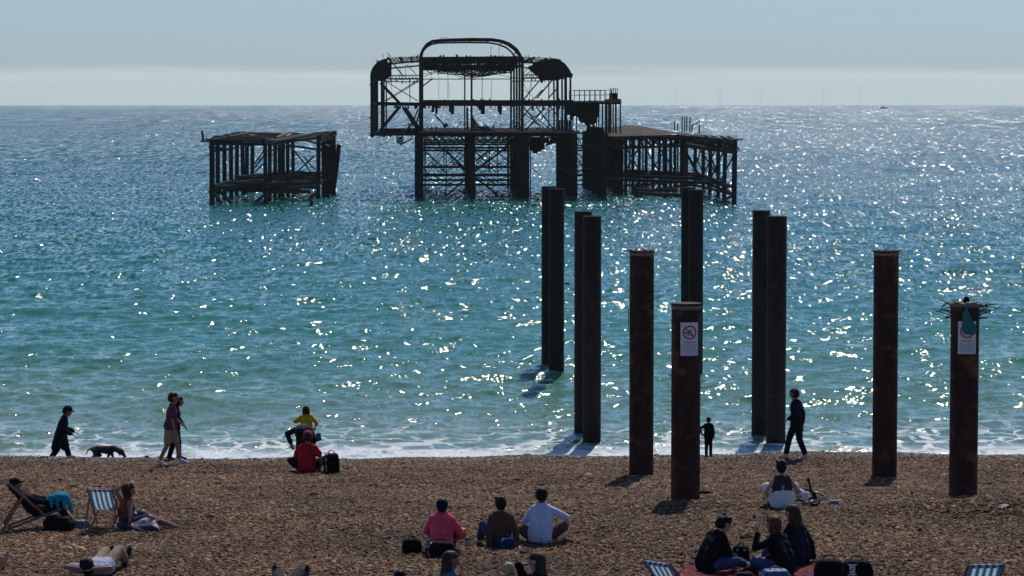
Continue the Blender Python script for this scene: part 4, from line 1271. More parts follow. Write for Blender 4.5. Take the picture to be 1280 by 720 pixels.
    if 'top' in fit:
        kind, mat = fit['top']
        g = .034 if kind in ('coat', 'hoodie', 'jacket') else .022
        c = inf(torso[:2], .030) + inf(torso[2:], g - .010)
        if kind == 'halter': c = inf(torso[2:6] + torso[7:8], .012)
        for k in 'lr':
            if kind in ('coat', 'hoodie', 'jacket', 'shirt'): c += inf(upper[k] + [(el[k], .04, el[k].lerp(wr[k], .92), .032)], g - .012)
            elif kind == 'tee': c += inf([(sh[k], .058, sh[k].lerp(el[k], .62), .056)], .016)
            elif kind == 'polo': c += inf(upper[k] + [(el[k], .04, el[k].lerp(wr[k], .35), .04)], .016)
            if kind == 'coat': c += inf([(pel + side * (.07 if k == 'r' else -.07), .12, hip[k].lerp(kn[k], .78) - fwd * .02, .115), (mid, .11, hip[k].lerp(kn[k], .6), .11)], .014)
        if kind in ('hoodie',):
            c += [(neck - fwd * .085 - up * .01 + side * s_ * .05, .045, neck - fwd * .06 + up * .05 + side * s_ * .062, .035) for s_ in (-1, 1)] + [(neck - fwd * .1 - up * .03 - side * .03, .05, neck - fwd * .1 - up * .03 + side * .03, .05)]
        if kind in ('shirt', 'polo', 'jacket', 'coat'):
            c += [(neck + up * .02 + fwd * .05 * math.cos(a_) + side * .055 * math.sin(a_), .022, neck + up * .035 + fwd * .05 * math.cos(a_) + side * .055 * math.sin(a_), .018) for a_ in np.linspace(0, 6.28, 9)[:-1]]
        nm = {'coat': 'coat', 'hoodie': 'hoodie', 'jacket': 'jacket', 'shirt': 'shirt', 'tee': 'tee_shirt', 'polo': 'polo_shirt', 'halter': 'halter_top', 'vest': 'vest_top'}[kind]
        grown(nm, c, mat, t, .013, 3, .011)
    if 'shoes' in fit:
        for k in 'lr':
            grown('shoe', inf(feet[k], .012), fit['shoes'], t, .012, 2)
    if 'hair' in fit:
        kind, mat = fit['hair']
        c = [(hd - face * .03 + hup * .035, .106, hd + face * .008 + hup * .045, .094), (hd - face * .045 - hup * .01, .096, hd - face * .04 + hup * .02, .102)]
        if kind == 'long':
            back = -face * .075; dn = -hup * .7 + V((0, 0, -.3)) if hup.z > .5 else -hup
            for s_ in (-1, -.4, .4, 1):
                a0 = hd + back * (1 - .3 * abs(s_)) + hs * (.06 * s_); a1 = a0 + dn * .16 + hs * (.03 * s_); a2 = a1 + dn * .17 + hs * (.012 * s_) - face * .02
                c += [(a0, .052, a1, .05), (a1, .05, a2, .03)]
        elif kind == 'bob':
            for s_ in (-1, -.35, .35, 1):
                a0 = hd - face * (.06 - .03 * abs(s_)) + hs * (.07 * s_); c += [(a0 + hup * .03, .045, a0 - hup * .1, .046)]
        elif kind == 'bun':
            c += [(hd - face * .07 + hup * .085, .05, hd - face * .08 + hup * .085, .05), (hd - face * .09 - hup * .02, .05, hd - face * .07 - hup * .05, .05), (hd + hup * .09 - hs * .05, .045, hd + hup * .09 + hs * .05, .045)]
        elif kind == 'shaggy':
            for k_ in range(12):
                a_ = k_ * 2.4; c.append((hd + hup * .07, .05, hd + hup * (.10 + .02 * math.sin(k_)) + hs * (.07 * math.cos(a_)) + face * (.06 * math.sin(a_) - .02), .026))
        grown('hair', c, mat, t, .011, 2, .004)
    if 'cap' in fit:
        mat = fit['cap']
        c = [(hd + hup * .045 - face * .02, .114, hd + hup * .055 + face * .01, .104), (hd + hup * .05 + face * .085 - hs * .045, .018, hd + hup * .04 + face * .16 - hs * .028, .012), (hd + hup * .05 + face * .085 + hs * .045, .018, hd + hup * .04 + face * .16 + hs * .028, .012), (hd + hup * .052 + face * .085, .02, hd + hup * .042 + face * .165, .012)]
        grown('cap', c, mat, t, .011, 2)
    return t

def sitting(**kw):
    p = dict(pel=(0, 0, .115), neck=(0, .08, .60), head=(0, .115, .775), slouch=.02,
             handl=(-.17, .42, .40), handr=(.17, .42, .40), elbl=(-.7, -.3, -.6), elbr=(.7, -.3, -.6),
             footl=(-.13, .58, .075), footr=(.13, .58, .075), kneel=(-.25, 0, 1), kneer=(.25, 0, 1))
    p.update(kw); return p
def standing(**kw):
    p = dict(pel=(0, 0, .93), neck=(0, .03, 1.43), head=(0, .055, 1.605), handl=(-.22, .05, .80), handr=(.22, .05, .80), elbl=(-.4, -.7, 0), elbr=(.4, -.7, 0),
             footl=(-.09, 0, .08), footr=(.09, 0, .08), kneel=(0, 1, 0), kneer=(0, 1, 0))
    p.update(kw); return p

def spot(px, Y, lift=0.0):
    x = (px - 640) / FPX * Y * 1.0
    x = at(px, 600, Y).x
    return Vector((x, Y, float(gz(x, Y)) + lift))

R = math.radians
# --- at the water's edge
def edge_people():
    s = standing(pel=(0, -.02, .88), neck=(0, .12, 1.35), head=(0, .2, 1.51), face=(0, 1, -.35), handr=(.22, .30, .92), handl=(-.2, .34, .95), footl=(-.09, .28, .08), footr=(.09, -.36, .12), toer=(0, .8, -.7))
    person('stooped man in long navy coat and cap walking beside the sea behind the dog', spot(76, 72.3), R(-84), .97, s, dict(top=('coat', NAVY), legs=('long', NAVY), shoes=SHOED, cap=NAVY, hair=('short', HAIR_BLACK), skin=SKT))
    s = standing(pel=(0, 0, .91), neck=(0, .05, 1.41), head=(0, .09, 1.585), fat=1.14, handr=(.23, .10, .82), handl=(-.23, .28, .95), footl=(-.09, .24, .08), footr=(.09, -.26, .11), toer=(0, .85, -.55), slouch=-.03)
    person('man in plum tee shirt and beige shorts striding along the water', gnd(213, 581), R(-82), .985, s, dict(top=('tee', MAROON), legs=('shorts', BEIGE), shoes=SHOEW, hair=('short', HAIR_BROWN), skin=SKT))
    s = standing(handr=(.2, .12, .84), handl=(-.22, .25, .90), footl=(-.08, .10, .08), footr=(.08, -.16, .1), toer=(0, .85, -.55), head=(0, .12, 1.59))
    g = gnd(221, 579); g.y = 67.6; g.z = float(gz(g.x, g.y)); g.x = at(219.0, 570, 67.6).x
    person('woman in dark clothes mostly hidden beyond the striding man in plum', g, R(-84), .90, s, dict(top=('shirt', BLACKC), legs=('long', BLACKC), shoes=SHOED, hair=('bob', HAIR_BLACK), skin=SKT))
    s = sitting(neck=(0, .10, .58), head=(0, .15, .755), handr=(.27, .08, .06), elbr=(.7, -.4, .2), handl=(-.18, .42, .38), footl=(-.16, .42, .07), footr=(.18, .5, .07), kneel=(-.9, 0, .5), kneer=(.8, 0, .6), face=(.1, 1, -.25))
    person('person in red tee shirt and raspberry cap sitting on the shingle', gnd(384, 590), R(-4), 1.0, s, dict(top=('tee', REDC), legs=('shorts', BLACKC), shoes=SHOED, cap=PINKCAP, hair=('short', HAIR_BROWN), skin=SKT))
    s = standing(pel=(0, -.12, .70), neck=(-.02, .34, .74), head=(-.02, .50, .70), face=(0, .7, -.7), handl=(-.32, .12, .42), handr=(.2, .48, .32), elbl=(-.8, -.2, .2), footl=(-.17, 0, .08), footr=(.17, .02, .08), side=(1, 0, 0), fat=1.16)
    person('person in navy jacket bending forward between the red shirt and the sea', spot(380.5, 67.4), R(4), 1.0, s, dict(top=('jacket', NAVY), legs=('long', NAVY), shoes=SHOED, hair=('short', HAIR_BROWN)))
    s = standing(handr=(.30, .12, 1.02), handl=(-.14, .25, 1.2), elbl=(-.8, 0, -.3), fat=1.05, head=(-.01, .06, 1.60))
    person('child in bright yellow top standing at the water beyond the bending person', spot(383.5, 69.3), R(12), .76, s, dict(top=('polo', YEL), legs=('shorts', DKBLUE), hair=('bob', HAIR_BROWN)))
    s = standing(handl=(-.30, .12, 1.02), handr=(.22, .2, .9), footl=(-.09, -.05, .08), footr=(.1, .04, .08), elbl=(-.9, -.3, 0))
    person('small child in dark wetsuit at the surf edge beside the sign column', gnd(885.5, 571), R(-6), .56, s, dict(top=('shirt', BLACKC), legs=('long', BLACKC), shoes=SHOED, hair=('short', HAIR_BLACK)))
    s = standing(pel=(0, 0, .91), neck=(0, .03, 1.41), head=(0, .09, 1.585), face=(0, 1, -.2), handl=(-.17, .16, .98), handr=(.2, -.06, .84), footl=(-.08, .26, .08), footr=(.08, -.2, .10), toer=(0, .85, -.55))
    person('man in navy sweater and trousers walking left along the surf', gnd(996, 573.5), R(58), .97, s, dict(top=('shirt', NAVY), legs=('long', NAVY), shoes=SHOEW, hair=('short', HAIR_BROWN), skin=SKT))
edge_people()

# --- sitting in the middle of the beach
def middle_people():
    s = sitting(handl=(-.15, .42, .34), handr=(.24, .30, .22), neck=(0, .07, .60), head=(0, .12, .775))
    person('person in coral pink hoodie sitting with back to camera', gnd(552, 690), R(-5), .925, s, dict(top=('hoodie', PINK), legs=('long', BLACKC), shoes=SHOED, hair=('short', HAIR_BLACK)))
    s = sitting(neck=(0, -.06, .60), head=(0, -.02, .775), handl=(-.24, -.16, .04), handr=(.27, -.14, .04), elbl=(-.6, -.5, .2), elbr=(.6, -.5, .2), footl=(-.22, .55, .075), footr=(.05, .6, .075), hdl=(-.1, -1, -.2), hdr=(.1, -1, -.2))
    person('person in brown jacket leaning back on both hands', gnd(625, 684), R(16), .90, s, dict(top=('jacket', BROWNC), legs=('long', DENIM), shoes=SHOEW, hair=('bun', HAIR_BLACK)))
    s = sitting(neck=(0, .12, .60), head=(-.03, .17, .775), face=(-.3, 1, -.2), fat=1.1, handr=(.36, .34, .28), elbr=(.9, -.1, -.2), handl=(-.22, .34, .24), footl=(-.05, .36, .07), footr=(.12, .44, .07), kneel=(-1, .1, .35), kneer=(.9, 0, .7))
    person('man in pale lilac shirt sitting cross legged with bare legs', gnd(676, 679), R(-14), .965, s, dict(top=('polo', SHIRTW), legs=('shorts', BROWNC), hair=('short', HAIR_BLACK), skin=SKT))
    s = sitting(neck=(0, .07, .60), head=(-.01, .10, .785), handl=(-.22, .18, .16), handr=(.26, .26, .20), footl=(-.12, .5, .07), footr=(.16, .5, .07), kneel=(-.5, 0, 1), kneer=(.5, 0, 1))
    person('woman in charcoal halter top and pale skirt sitting beside the scooter', gnd(978, 636), R(6), .93, s, dict(top=('halter', CHAR), legs=('skirt', WHITE), hair=('bun', HAIR_BLACK), skin=SK))
    # right picnic group on the red blanket
    s = sitting(neck=(0, .20, .56), head=(0, .31, .70), face=(0, .75, -.65), handl=(-.12, .42, .22), handr=(.12, .44, .2), footl=(-.04, .48, .08), footr=(.12, .62, .08), kneel=(-1, .1, .35), kneer=(.9, .1, .3), fat=1.08)
    person('man in black jacket and jeans hunched over on the red blanket', spot(884, 41.9, .03), R(-58), .98, s, dict(top=('jacket', BLACKC), legs=('long', DENIM), shoes=SHOEW, hair=('shaggy', HAIR_BLACK)))
    s = sitting(neck=(0, .12, .58), head=(0, .19, .745), handl=(-.16, .36, .62), elbl=(-.5, .2, -.7), handr=(.16, .40, .2), footl=(-.08, .46, .08), footr=(.1, .42, .08), kneel=(-1, .1, .4), kneer=(.9, .1, .4), fat=1.12, hdl=(.1, .2, 1))
    person('auburn haired woman in black top holding a cigarette on the red blanket', spot(980, 41.7, .03), R(52), 1.0, s, dict(top=('shirt', BLACKC), legs=('long', DENIM), shoes=SHOED, hair=('bob', HAIR_RED)))
    s = sitting(neck=(0, .10, .60), head=(0, .15, .775), handr=(.3, -.05, .06), elbr=(.6, -.5, 0), handl=(-.15, .4, .3))
    person('woman with very long brown hair behind the auburn haired woman', spot(1000, 42.6, .02), R(48), 1.0, s, dict(top=('shirt', NAVY), legs=('long', DENIM), shoes=SHOEW, hair=('long', HAIR_BROWN)))
middle_people()

# --- near the bottom edge of the picture
def near_people():
    lie = dict(pel=(0, 0, .12), neck=(0, -.50, .15), head=(0, -.66, .24), face=(0, .45, .9), hup=(0, -.9, .45), side=(1, 0, 0), handl=(-.10, -.74, .20), handr=(.10, -.74, .20), elbl=(-1, -.1, .1), elbr=(1, -.1, .1),
               footl=(-.06, .78, .09), footr=(.14, .74, .09), toel=(-.2, .35, 1), toer=(.3, .35, 1), kneel=(0, .2, 1), kneer=(.2, .2, 1))
    person('sunbather in lavender top lying with hands behind the head', spot(126, 41.5, .0), R(-9), 1.0, dict(lie), dict(top=('tee', LAV), legs=('long', BEIGE), shoes=SHOED, hair=('shaggy', HAIR_BLACK), skin=SKT))
    l2 = dict(lie); l2.update(footl=(-.19, .80, .09), footr=(.20, .78, .09), handl=(-.3, -.1, .06), handr=(.3, -.1, .06))
    person('lying person in charcoal trousers of whom only the shod feet are in view', spot(356, 39.45), R(0), 1.0, l2, dict(top=('tee', WHITE), legs=('long', CHAR), shoes=SHOED, hair=('short', HAIR_BROWN)))
    person('barefoot person lying out of view, foot at the lower left corner', spot(-66, 41.9), R(-88), 1.0, dict(l2), dict(top=('tee', GREY), legs=('shorts', GREY), hair=('short', HAIR_BROWN)))
    s = sitting(neck=(0, .06, .60), head=(0, .10, .78))
    person('woman with long brown hair and teal jacket in profile at the bottom', spot(554, 37.8), R(-72), .95, sitting(handl=(-.2, .4, .3)), dict(top=('jacket', cloth("dusty_teal_cloth", (.05, .13, .17))), legs=('long', DENIM), shoes=SHOED, hair=('long', HAIR_BROWN), skin=SKT))
    person('dark haired person whose head top just shows at the bottom', spot(499, 37.1), R(0), .80, sitting(), dict(top=('shirt', CHAR), legs=('long', DENIM), shoes=SHOED, hair=('short', HAIR_BLACK)))
    person('blond child sitting next to the woman with a raised hand', spot(636.5, 38.0), R(6), .73, sitting(), dict(top=('shirt', DKBLUE), legs=('long', DENIM), shoes=SHOED, hair=('short', HAIR_BLOND)))
    person('woman in black jacket raising one hand beside the blond child', spot(680, 37.7), R(72), .95, sitting(handr=(.1, .42, .72), elbr=(.2, .3, -.8), hdr=(0, .1, 1)), dict(top=('jacket', BLACKC), legs=('long', BLACKC), shoes=SHOED, hair=('long', HAIR_BROWN)))
near_people()
# ------------------------------------------------------------------ deckchairs
M_wood = simple("deckchair_wood", (.20, .10, .05), .55, .3, 5, .3, 30)
def stripe_material(name, a_, b_, n, width, phase=.0):
    m = NT(name)
    sx = m.t.nodes.new('ShaderNodeSeparateXYZ'); m.L(m.obj(), sx.inputs[0])
    f = m.math('FRACT', m.math('ADD', m.math('MULTIPLY', sx.outputs[0], n / width), phase))
    st = m.math('GREATER_THAN', f, .5)
    soft = m.noise(m.obj(), 7, 4)
    col = m.mix(st, a_, b_)
    m.set(Base_Color=m.mix(m.math('MULTIPLY', soft, .25), col, (.25, .25, .27)), Roughness=.85)
    m.bump(m.noise(m.obj(), 120, 2), .3, .002)
    tr = m.t.nodes.new('ShaderNodeBsdfTranslucent'); m.L(col, tr.inputs[0])     # thin canvas lets the sun glow through
    ms = m.t.nodes.new('ShaderNodeMixShader'); ms.inputs[0].default_value = .38
    m.L(m.b.outputs[0], ms.inputs[1]); m.L(tr.outputs[0], ms.inputs[2]); m.L(ms.outputs[0], m.t.nodes['Material Output'].inputs[0])
    return m.m
M_stripe = stripe_material("striped_canvas", (.02, .22, .48), (.74, .73, .68), 4.5, .46, .25)
M_canvas_dark = cloth("dark_canvas", (.03, .028, .03))

def deckchair(label, loc, rz, canvas, sc=1.0):
    t = thing('deckchair', label, 'deckchair', loc, rz, 'deckchairs on the shingle')
    t.scale = (sc,) * 3
    W = .26
    def b(nm, p, q, w=.028, h=.045):
        M_ = MB(); M_.bar(p, q, w, h); build(nm, M_.bm, M_wood, t)
    for s in (-1, 1):
        b('side_rail', (W * s, -.50, .92), (W * s, .46, .05))
        b('strut', ((W + .035) * s, -.22, .665), ((W + .035) * s, -.62, .02))
        b('seat_rail', ((W - .035) * s, .50, .40), ((W - .035) * s, -.52, .03))
    b('top_bar', (-W, -.485, .90), (W, -.485, .90), .035, .035)
    b('front_bar', (-W + .03, .49, .395), (W - .03, .49, .395), .035, .035)
    b('cross_bar', (-W - .03, -.60, .05), (W + .03, -.60, .05), .03, .03)
    b('cross_bar', (-W, .43, .08), (W, .43, .08), .03, .03)
    bm = bmesh.new(); rows = []
    for i in range(19):
        f = i / 18
        y = -.485 + .975 * f
        z = .915 * (1 - f) + .41 * f - .26 * math.sin(math.pi * min(1, f * 1.02)) ** 1.1 * (1 - .25 * f)
        rows.append([bm.verts.new((x, y, z)) for x in np.linspace(-.23, .23, 10)])
    for A, B in zip(rows, rows[1:]):
        for k in range(9): bm.faces.new((A[k], A[k + 1], B[k + 1], B[k]))
    bmesh.ops.solidify(bm, geom=bm.faces[:], thickness=.006)
    sl = build('sling', bm, canvas, t, True)
    bm = MB(); bm.box((0, -.493, .895), (.47, .05, .055))
    build('hem', bm.bm, canvas, sl)
    return t

def on_beach(px, Y, rz): return spot(px, Y), rz
deckchair('wooden deckchair seen from the side with a reclining person in it', spot(43, 46.9), R(-80), M_canvas_dark, .88)
deckchair('blue and white striped deckchair seen from behind beside the woman with raised arm', spot(131, 46.9), R(-4), M_stripe, .80)
deckchair('blue and white striped deckchair cut by the bottom edge at the right', spot(1223, 37.7), R(5), M_stripe, .94)
deckchair('blue and white striped deckchair cut by the bottom edge beside the red blanket', spot(846, 37.9), R(-42), M_stripe, .88)

def chair_people():
    s = dict(pel=(0, .06, .36), neck=(0, -.30, .70), head=(0, -.37, .86), face=(0, .85, .15), slouch=.03, handl=(-.2, .34, .52), handr=(.2, .34, .52), elbl=(-.6, -.3, -.5), elbr=(.6, -.3, -.5),
             footl=(-.1, .66, .08), footr=(.1, .70, .08), kneel=(-.1, .3, 1), kneer=(.1, .3, 1), side=(1, 0, 0))
    person('person in dark clothes reclining in the side-on deckchair', spot(43, 46.9), R(-80), .86, s, dict(top=('jacket', NAVY), legs=('long', NAVY), shoes=SHOED, hair=('bob', HAIR_BLACK), cap=BLACKC, skin=SKT))
    s = sitting(neck=(-.05, .02, .56), head=(-.02, .06, .735), face=(.1, 1, -.1), handl=(-.06, .02, .84), elbl=(-.5, -.85, .5), handr=(.26, -.05, .05), footl=(-.05, .72, .07), footr=(.16, .78, .07), kneel=(-.1, 0, 1), kneer=(.2, 0, .8))
    person('brown haired woman sitting by the striped deckchair with one arm raised to her head', spot(158, 47.0), R(-58), .90, s, dict(top=('halter', cloth("rust_red_cloth", (.20, .05, .035))), legs=('shorts', DKBLUE), hair=('bob', HAIR_BROWN), skin=SKT))
chair_people()

# teal blanket over the knees of the reclining person
def lump(name, caps, mat, parent, voxel=.014, wr=.006): return grown(name, caps, mat, parent, voxel, 3, wr)
def draped():
    base = spot(43, 46.9)
    t = thing('blanket', 'teal blanket draped over the knees of the person in the deckchair', 'blanket', base, R(-80)); t.scale = (.88,) * 3
    c = []
    for x in (-.16, -.05, .06, .17):
        c += [((x, .26, .56), .05, (x, .44, .63), .055), ((x, .44, .63), .055, (x * 1.1, .60, .62), .05), ((x * 1.1, .60, .62), .05, (x * 1.15, .70, .36 + .08 * math.sin(x * 20)), .03)]
    for y in (.3, .42, .54): c += [((.17, y, .62), .045, (.24, y + .02, .42 + .05 * math.sin(y * 30)), .02)]
    lump('cloth', c, TEAL, t)
draped()

# ------------------------------------------------------------------ bags and small belongings
M_bagblack = cloth("black_nylon", (.007, .007, .008))
M_zip = simple("pale_webbing", (.45, .43, .40), .6, .2, 12)
M_bagblue = simple("blue_nylon", (.02, .09, .22), .55, .3, 12, .3, 50)
def soft_bag(name, label, loc, rz, size, mat, cat='bag', strap=None, handles=True, group='bags lying on the beach'):
    t = thing(name, label, cat, loc, rz, group)
    w, d, h = size
    r_ = min(w, d, h) * .26
    c = []
    xs, ys, zs = w / 2 - r_, d / 2 - r_, h - r_
    pts = [(sx * xs * k, sy * ys * k, z) for z, k in ((r_ * .8, 1.0), (h * .5, 1.04), (zs, .84)) for sx in (-1, 1) for sy in (-1, 1)]
    for i in range(0, 12, 4):
        a_, b_, c_, d_ = pts[i:i + 4]
        c += [(a_, r_, b_, r_), (b_, r_, d_, r_), (d_, r_, c_, r_), (c_, r_, a_, r_), (a_, r_, d_, r_), (b_, r_, c_, r_)]
    for i in range(8): c.append((pts[i], r_, pts[i + 4], r_))
    c.append(((0, 0, h * .3), r_ * 1.4, (0, 0, h * .6), r_ * 1.4))
    lump('body', c, mat, t, max(.012, r_ * .22), .008)
    if handles:
        m_ = MB(); m_.tube([(-w * .22, 0, h * .92), (-w * .16, .01, h * 1.1), (0, .02, h * 1.17), (w * .16, .01, h * 1.1), (w * .22, 0, h * .92)], .011, 6)
        build('handle', m_.bm, mat, t, True)
    if strap:
        m_ = MB(); m_.tube([(-w * .36, -d * .47, h * .1), (-w * .40, -d * .56, h * .4), (-w * .40, -d * .52, h * .7), (-w * .3, -d * .3, h * .98)], .016, 6, flat=.5)
        build('strap', m_.bm, strap, t, True)
    return t
soft_bag('backpack', 'black backpack with a pale strap beside the red shirted person', gnd(414.5, 591.5), R(8), (.34, .26, .44), M_bagblack, 'backpack', M_zip)
soft_bag('bag', 'black bag under the side-on deckchair', spot(73, 46.6), R(-20), (.50, .26, .24), M_bagblack)
soft_bag('bag', 'black and white patterned bag between the two deckchairs', spot(102, 46.9), R(20), (.26, .2, .15), simple("patterned_cloth", (.16, .16, .17), .8, .9, 24), handles=False)
soft_bag('bag', 'square black bag left of the pink hoodie, standing apart', gnd(515, 690.5), R(4), (.31, .22, .22), M_bagblack)
soft_bag('bag', 'black bag with pale strap right behind the pink hoodie', gnd(551, 697), R(-6), (.46, .22, .25), M_bagblack, strap=M_zip)
soft_bag('pouch', 'navy and blue pouch behind the person in the brown jacket', gnd(634, 687), R(10), (.26, .18, .19), DKBLUE, 'pouch', BLUEC)
soft_bag('bag', 'small orange bag at the right side of the pink hoodie', gnd(577, 675), R(0), (.16, .14, .19), simple("orange_nylon", (.75, .14, .02), .6, .2, 12), handles=False)
soft_bag('tote_bag', 'black tote bag with two eyelets in front of the hunched man', gnd(926, 701.5), R(-5), (.27, .14, .24), M_bagblack, 'bag')
soft_bag('bag', 'blue bag lying by the auburn haired woman on the blanket', spot(970, 41.0, .02), R(10), (.42, .3, .22), M_bagblue, strap=M_bagblack)
soft_bag('bag', 'dark round bag on the blanket behind the hunched man', spot(931, 41.1, .02), R(0), (.30, .22, .14), M_bagblack, handles=False)
soft_bag('bag', 'small dark bag at the foot of the no swimming sign column', gnd(880, 618.5), R(0), (.24, .14, .08), M_bagblack, handles=False)
soft_bag('bag', 'small grey blue bag lying right of the scooter', gnd(1042.5, 632), R(0), (.18, .12, .10), simple("grey_blue_nylon", (.13, .17, .21), .6, .5, 20), handles=False)
soft_bag('bag', 'large plain black bag left of the one with white letters', spot(1037, 41.25), R(-3), (.44, .3, .36), M_bagblack)
lb = soft_bag('bag', 'large black bag with white SJ lettering at the bottom edge', spot(1072, 41.05), R(4), (.46, .3, .365), M_bagblack)
soft_bag('bag', 'low dark bag at the bottom edge right of the lettered bag', spot(1130, 40.2), R(0), (.34, .2, .2), M_bagblack, handles=False)
def lettering():
    cu = bpy.data.curves.new("lettering", 'FONT'); cu.body = "SJ"; cu.size = .15; cu.align_x = 'CENTER'; cu.extrude = .004; cu.offset = .004
    o = bpy.data.objects.new("lettering", cu); C.objects.link(o); o.parent = lb
    o.location = (-.10, -.168, .195); o.rotation_euler = (R(90), 0, 0); o.scale = (.85, 1, 1)
    cu.materials.append(M_white)
    m_ = MB(); m_.box((-.10, -.168, .317), (.13, .006, .010)); build('rule', m_.bm, M_white, lb)
    m_ = MB(); m_.box((-.10, -.168, .172), (.13, .006, .012)); build('rule', m_.bm, M_white, lb)
lettering()
for dx in (-.055, .055):
    tb = bpy.data.objects['tote_bag']
    m_ = MB(); m_.tube([(dx + .014 * math.cos(a_), -.072, .185 + .014 * math.sin(a_)) for a_ in np.linspace(0, 6.28, 9)[:-1]], .006, 5, True); build('eyelet', m_.bm, M_zip, tb, True)

# blue bag in the hand of the yellow child, hat, drink, scraps
t = thing('hat', 'dark green cap lying at the bottom edge right of the lettered bag', 'hat', spot(1107, 40.7))
grown('crown', [((0, 0, .06), .10, (0, .02, .08), .09), ((0, .1, .03), .05, (0, .2, .025), .03)], cloth("dark_green_cloth", (.03, .045, .035)), t, .012, 3, .004)
def drink():
    g = gnd(584, 684)
    t = thing('drink_cup', 'clear cup of dark drink standing right of the orange bag', 'cup', g)
    bm = lathe([(.034, 0), (.046, .13), (.043, .13), (.033, .01)], 16); build('cup', bm, simple("cloudy_plastic", (.45, .36, .34), .3, .1), t, True)
    bm = lathe([(.049, .13), (.049, .145), (.02, .165)], 16); build('lid', bm, simple("dark_red_plastic", (.16, .03, .03), .35, .1), t, True)
    m_ = MB(); m_.tube([(0, 0, .15), (.02, 0, .27)], .005, 6); build('straw', m_.bm, M_white, t)
drink()
def bottle():
    t = thing('bottle', 'small red and white bottle on the blanket right of the blue bag', 'bottle', spot(1013, 41.0, .02))
    build('body', lathe([(.035, 0), (.035, .14), (.014, .19), (.014, .21)], 14), simple("pale_plastic", (.6, .6, .62), .3, .1), t, True)
    build('label', lathe([(.036, .04), (.036, .11)], 14), M_red, t, True)
bottle()
def litter():
    t = thing('paper_scrap', 'white paper scrap on the shingle near the right edge', 'litter', gnd(1254, 635))
    bm = bmesh.new(); rows = [[bm.verts.new((x, y, .03 + .03 * math.sin(x * 22 + y * 17))) for x in np.linspace(-.09, .09, 6)] for y in np.linspace(-.06, .06, 5)]
    for A, B in zip(rows, rows[1:]):
        for k in range(5): bm.faces.new((A[k], A[k + 1], B[k + 1], B[k]))
    bmesh.ops.solidify(bm, geom=bm.faces[:], thickness=.004); build('sheet', bm, M_white, t)
litter()

# picnic blanket following the ground
def picnic():
    m = NT("red_blanket")
    vo = m.t.nodes.new('ShaderNodeTexVoronoi'); vo.inputs['Scale'].default_value = 7; m.L(m.pos(), vo.inputs['Vector'])
    n_ = m.noise(m.pos(), 9, 4)
    col = m.ramp(n_, [(.36, (.05, .012, .02)), (.48, (.30, .02, .035)), (.60, (.42, .05, .07)), (.74, (.46, .20, .21))])
    m.set(Base_Color=col, Roughness=.9); m.bump(m.noise(m.pos(), 60, 2), .4, .004)
    t = thing('picnic_blanket', 'red and pink patterned blanket under the picnic group', 'blanket', spot(935, 41.2))
    bm = bmesh.new(); rows = []
    for j in range(15):
        Y = 40.0 + 2.75 * j / 14; row = []
        for i in range(21):
            px = 850 + (1024 - 850) * i / 20 + 6 * math.sin(j * .7)
            x = at(px, 700, Y).x
            z = float(gz(x, Y)) + .035 + .014 * math.sin(i * 1.3 + j * .6) * math.sin(j * 1.1 - i * .4)
            row.append(bm.verts.new((x, Y + .05 * math.sin(i * .9), z)))
        rows.append(row)
    for A, B in zip(rows, rows[1:]):
        for k in range(20): bm.faces.new((A[k], A[k + 1], B[k + 1], B[k]))
    bmesh.ops.solidify(bm, geom=bm.faces[:], thickness=.012)
    bm.transform(pmat(t).inverted()); build('cloth', bm, m.m, t, True)
picnic()

# striped wrap heaped on the legs of the woman by the deckchair
def wrap():
    m = NT("striped_wrap")
    w_ = m.vmath('ADD', m.pos(), m.vmath('SCALE', m.noise(m.pos(), 3, 2, out=1), scale=.35))
    sx = m.t.nodes.new('ShaderNodeSeparateXYZ'); m.L(w_, sx.inputs[0])
    f = m.math('FRACT', m.math('MULTIPLY', m.math('ADD', sx.outputs[2], m.math('MULTIPLY', sx.outputs[0], .4)), 6.0))
    m.set(Base_Color=m.ramp(f, [(0, (.03, .03, .06)), (.45, (.05, .045, .09)), (.5, (.50, .45, .55)), (.72, (.60, .52, .22)), (.78, (.06, .05, .09))]), Roughness=.9)
    t = thing('beach_wrap', 'striped wrap heaped over the legs of the woman by the deckchair', 'wrap', spot(172, 46.9), R(-20))
    c = []
    for k in range(9):
        x0 = -.28 + k * .065
        c.append(((x0, -.12 + .03 * math.sin(k), .07), .06, (x0 + .05, .16, .17 + .08 * math.sin(k * 1.7) - .012 * k), .06))
    c += [((-.25, 0, .1), .07, (.30, .03, .07), .06), ((.25, 0, .06), .06, (.38, -.04, .05), .05)]
    lump('cloth', c, m.m, t, .016, .01)
wrap()

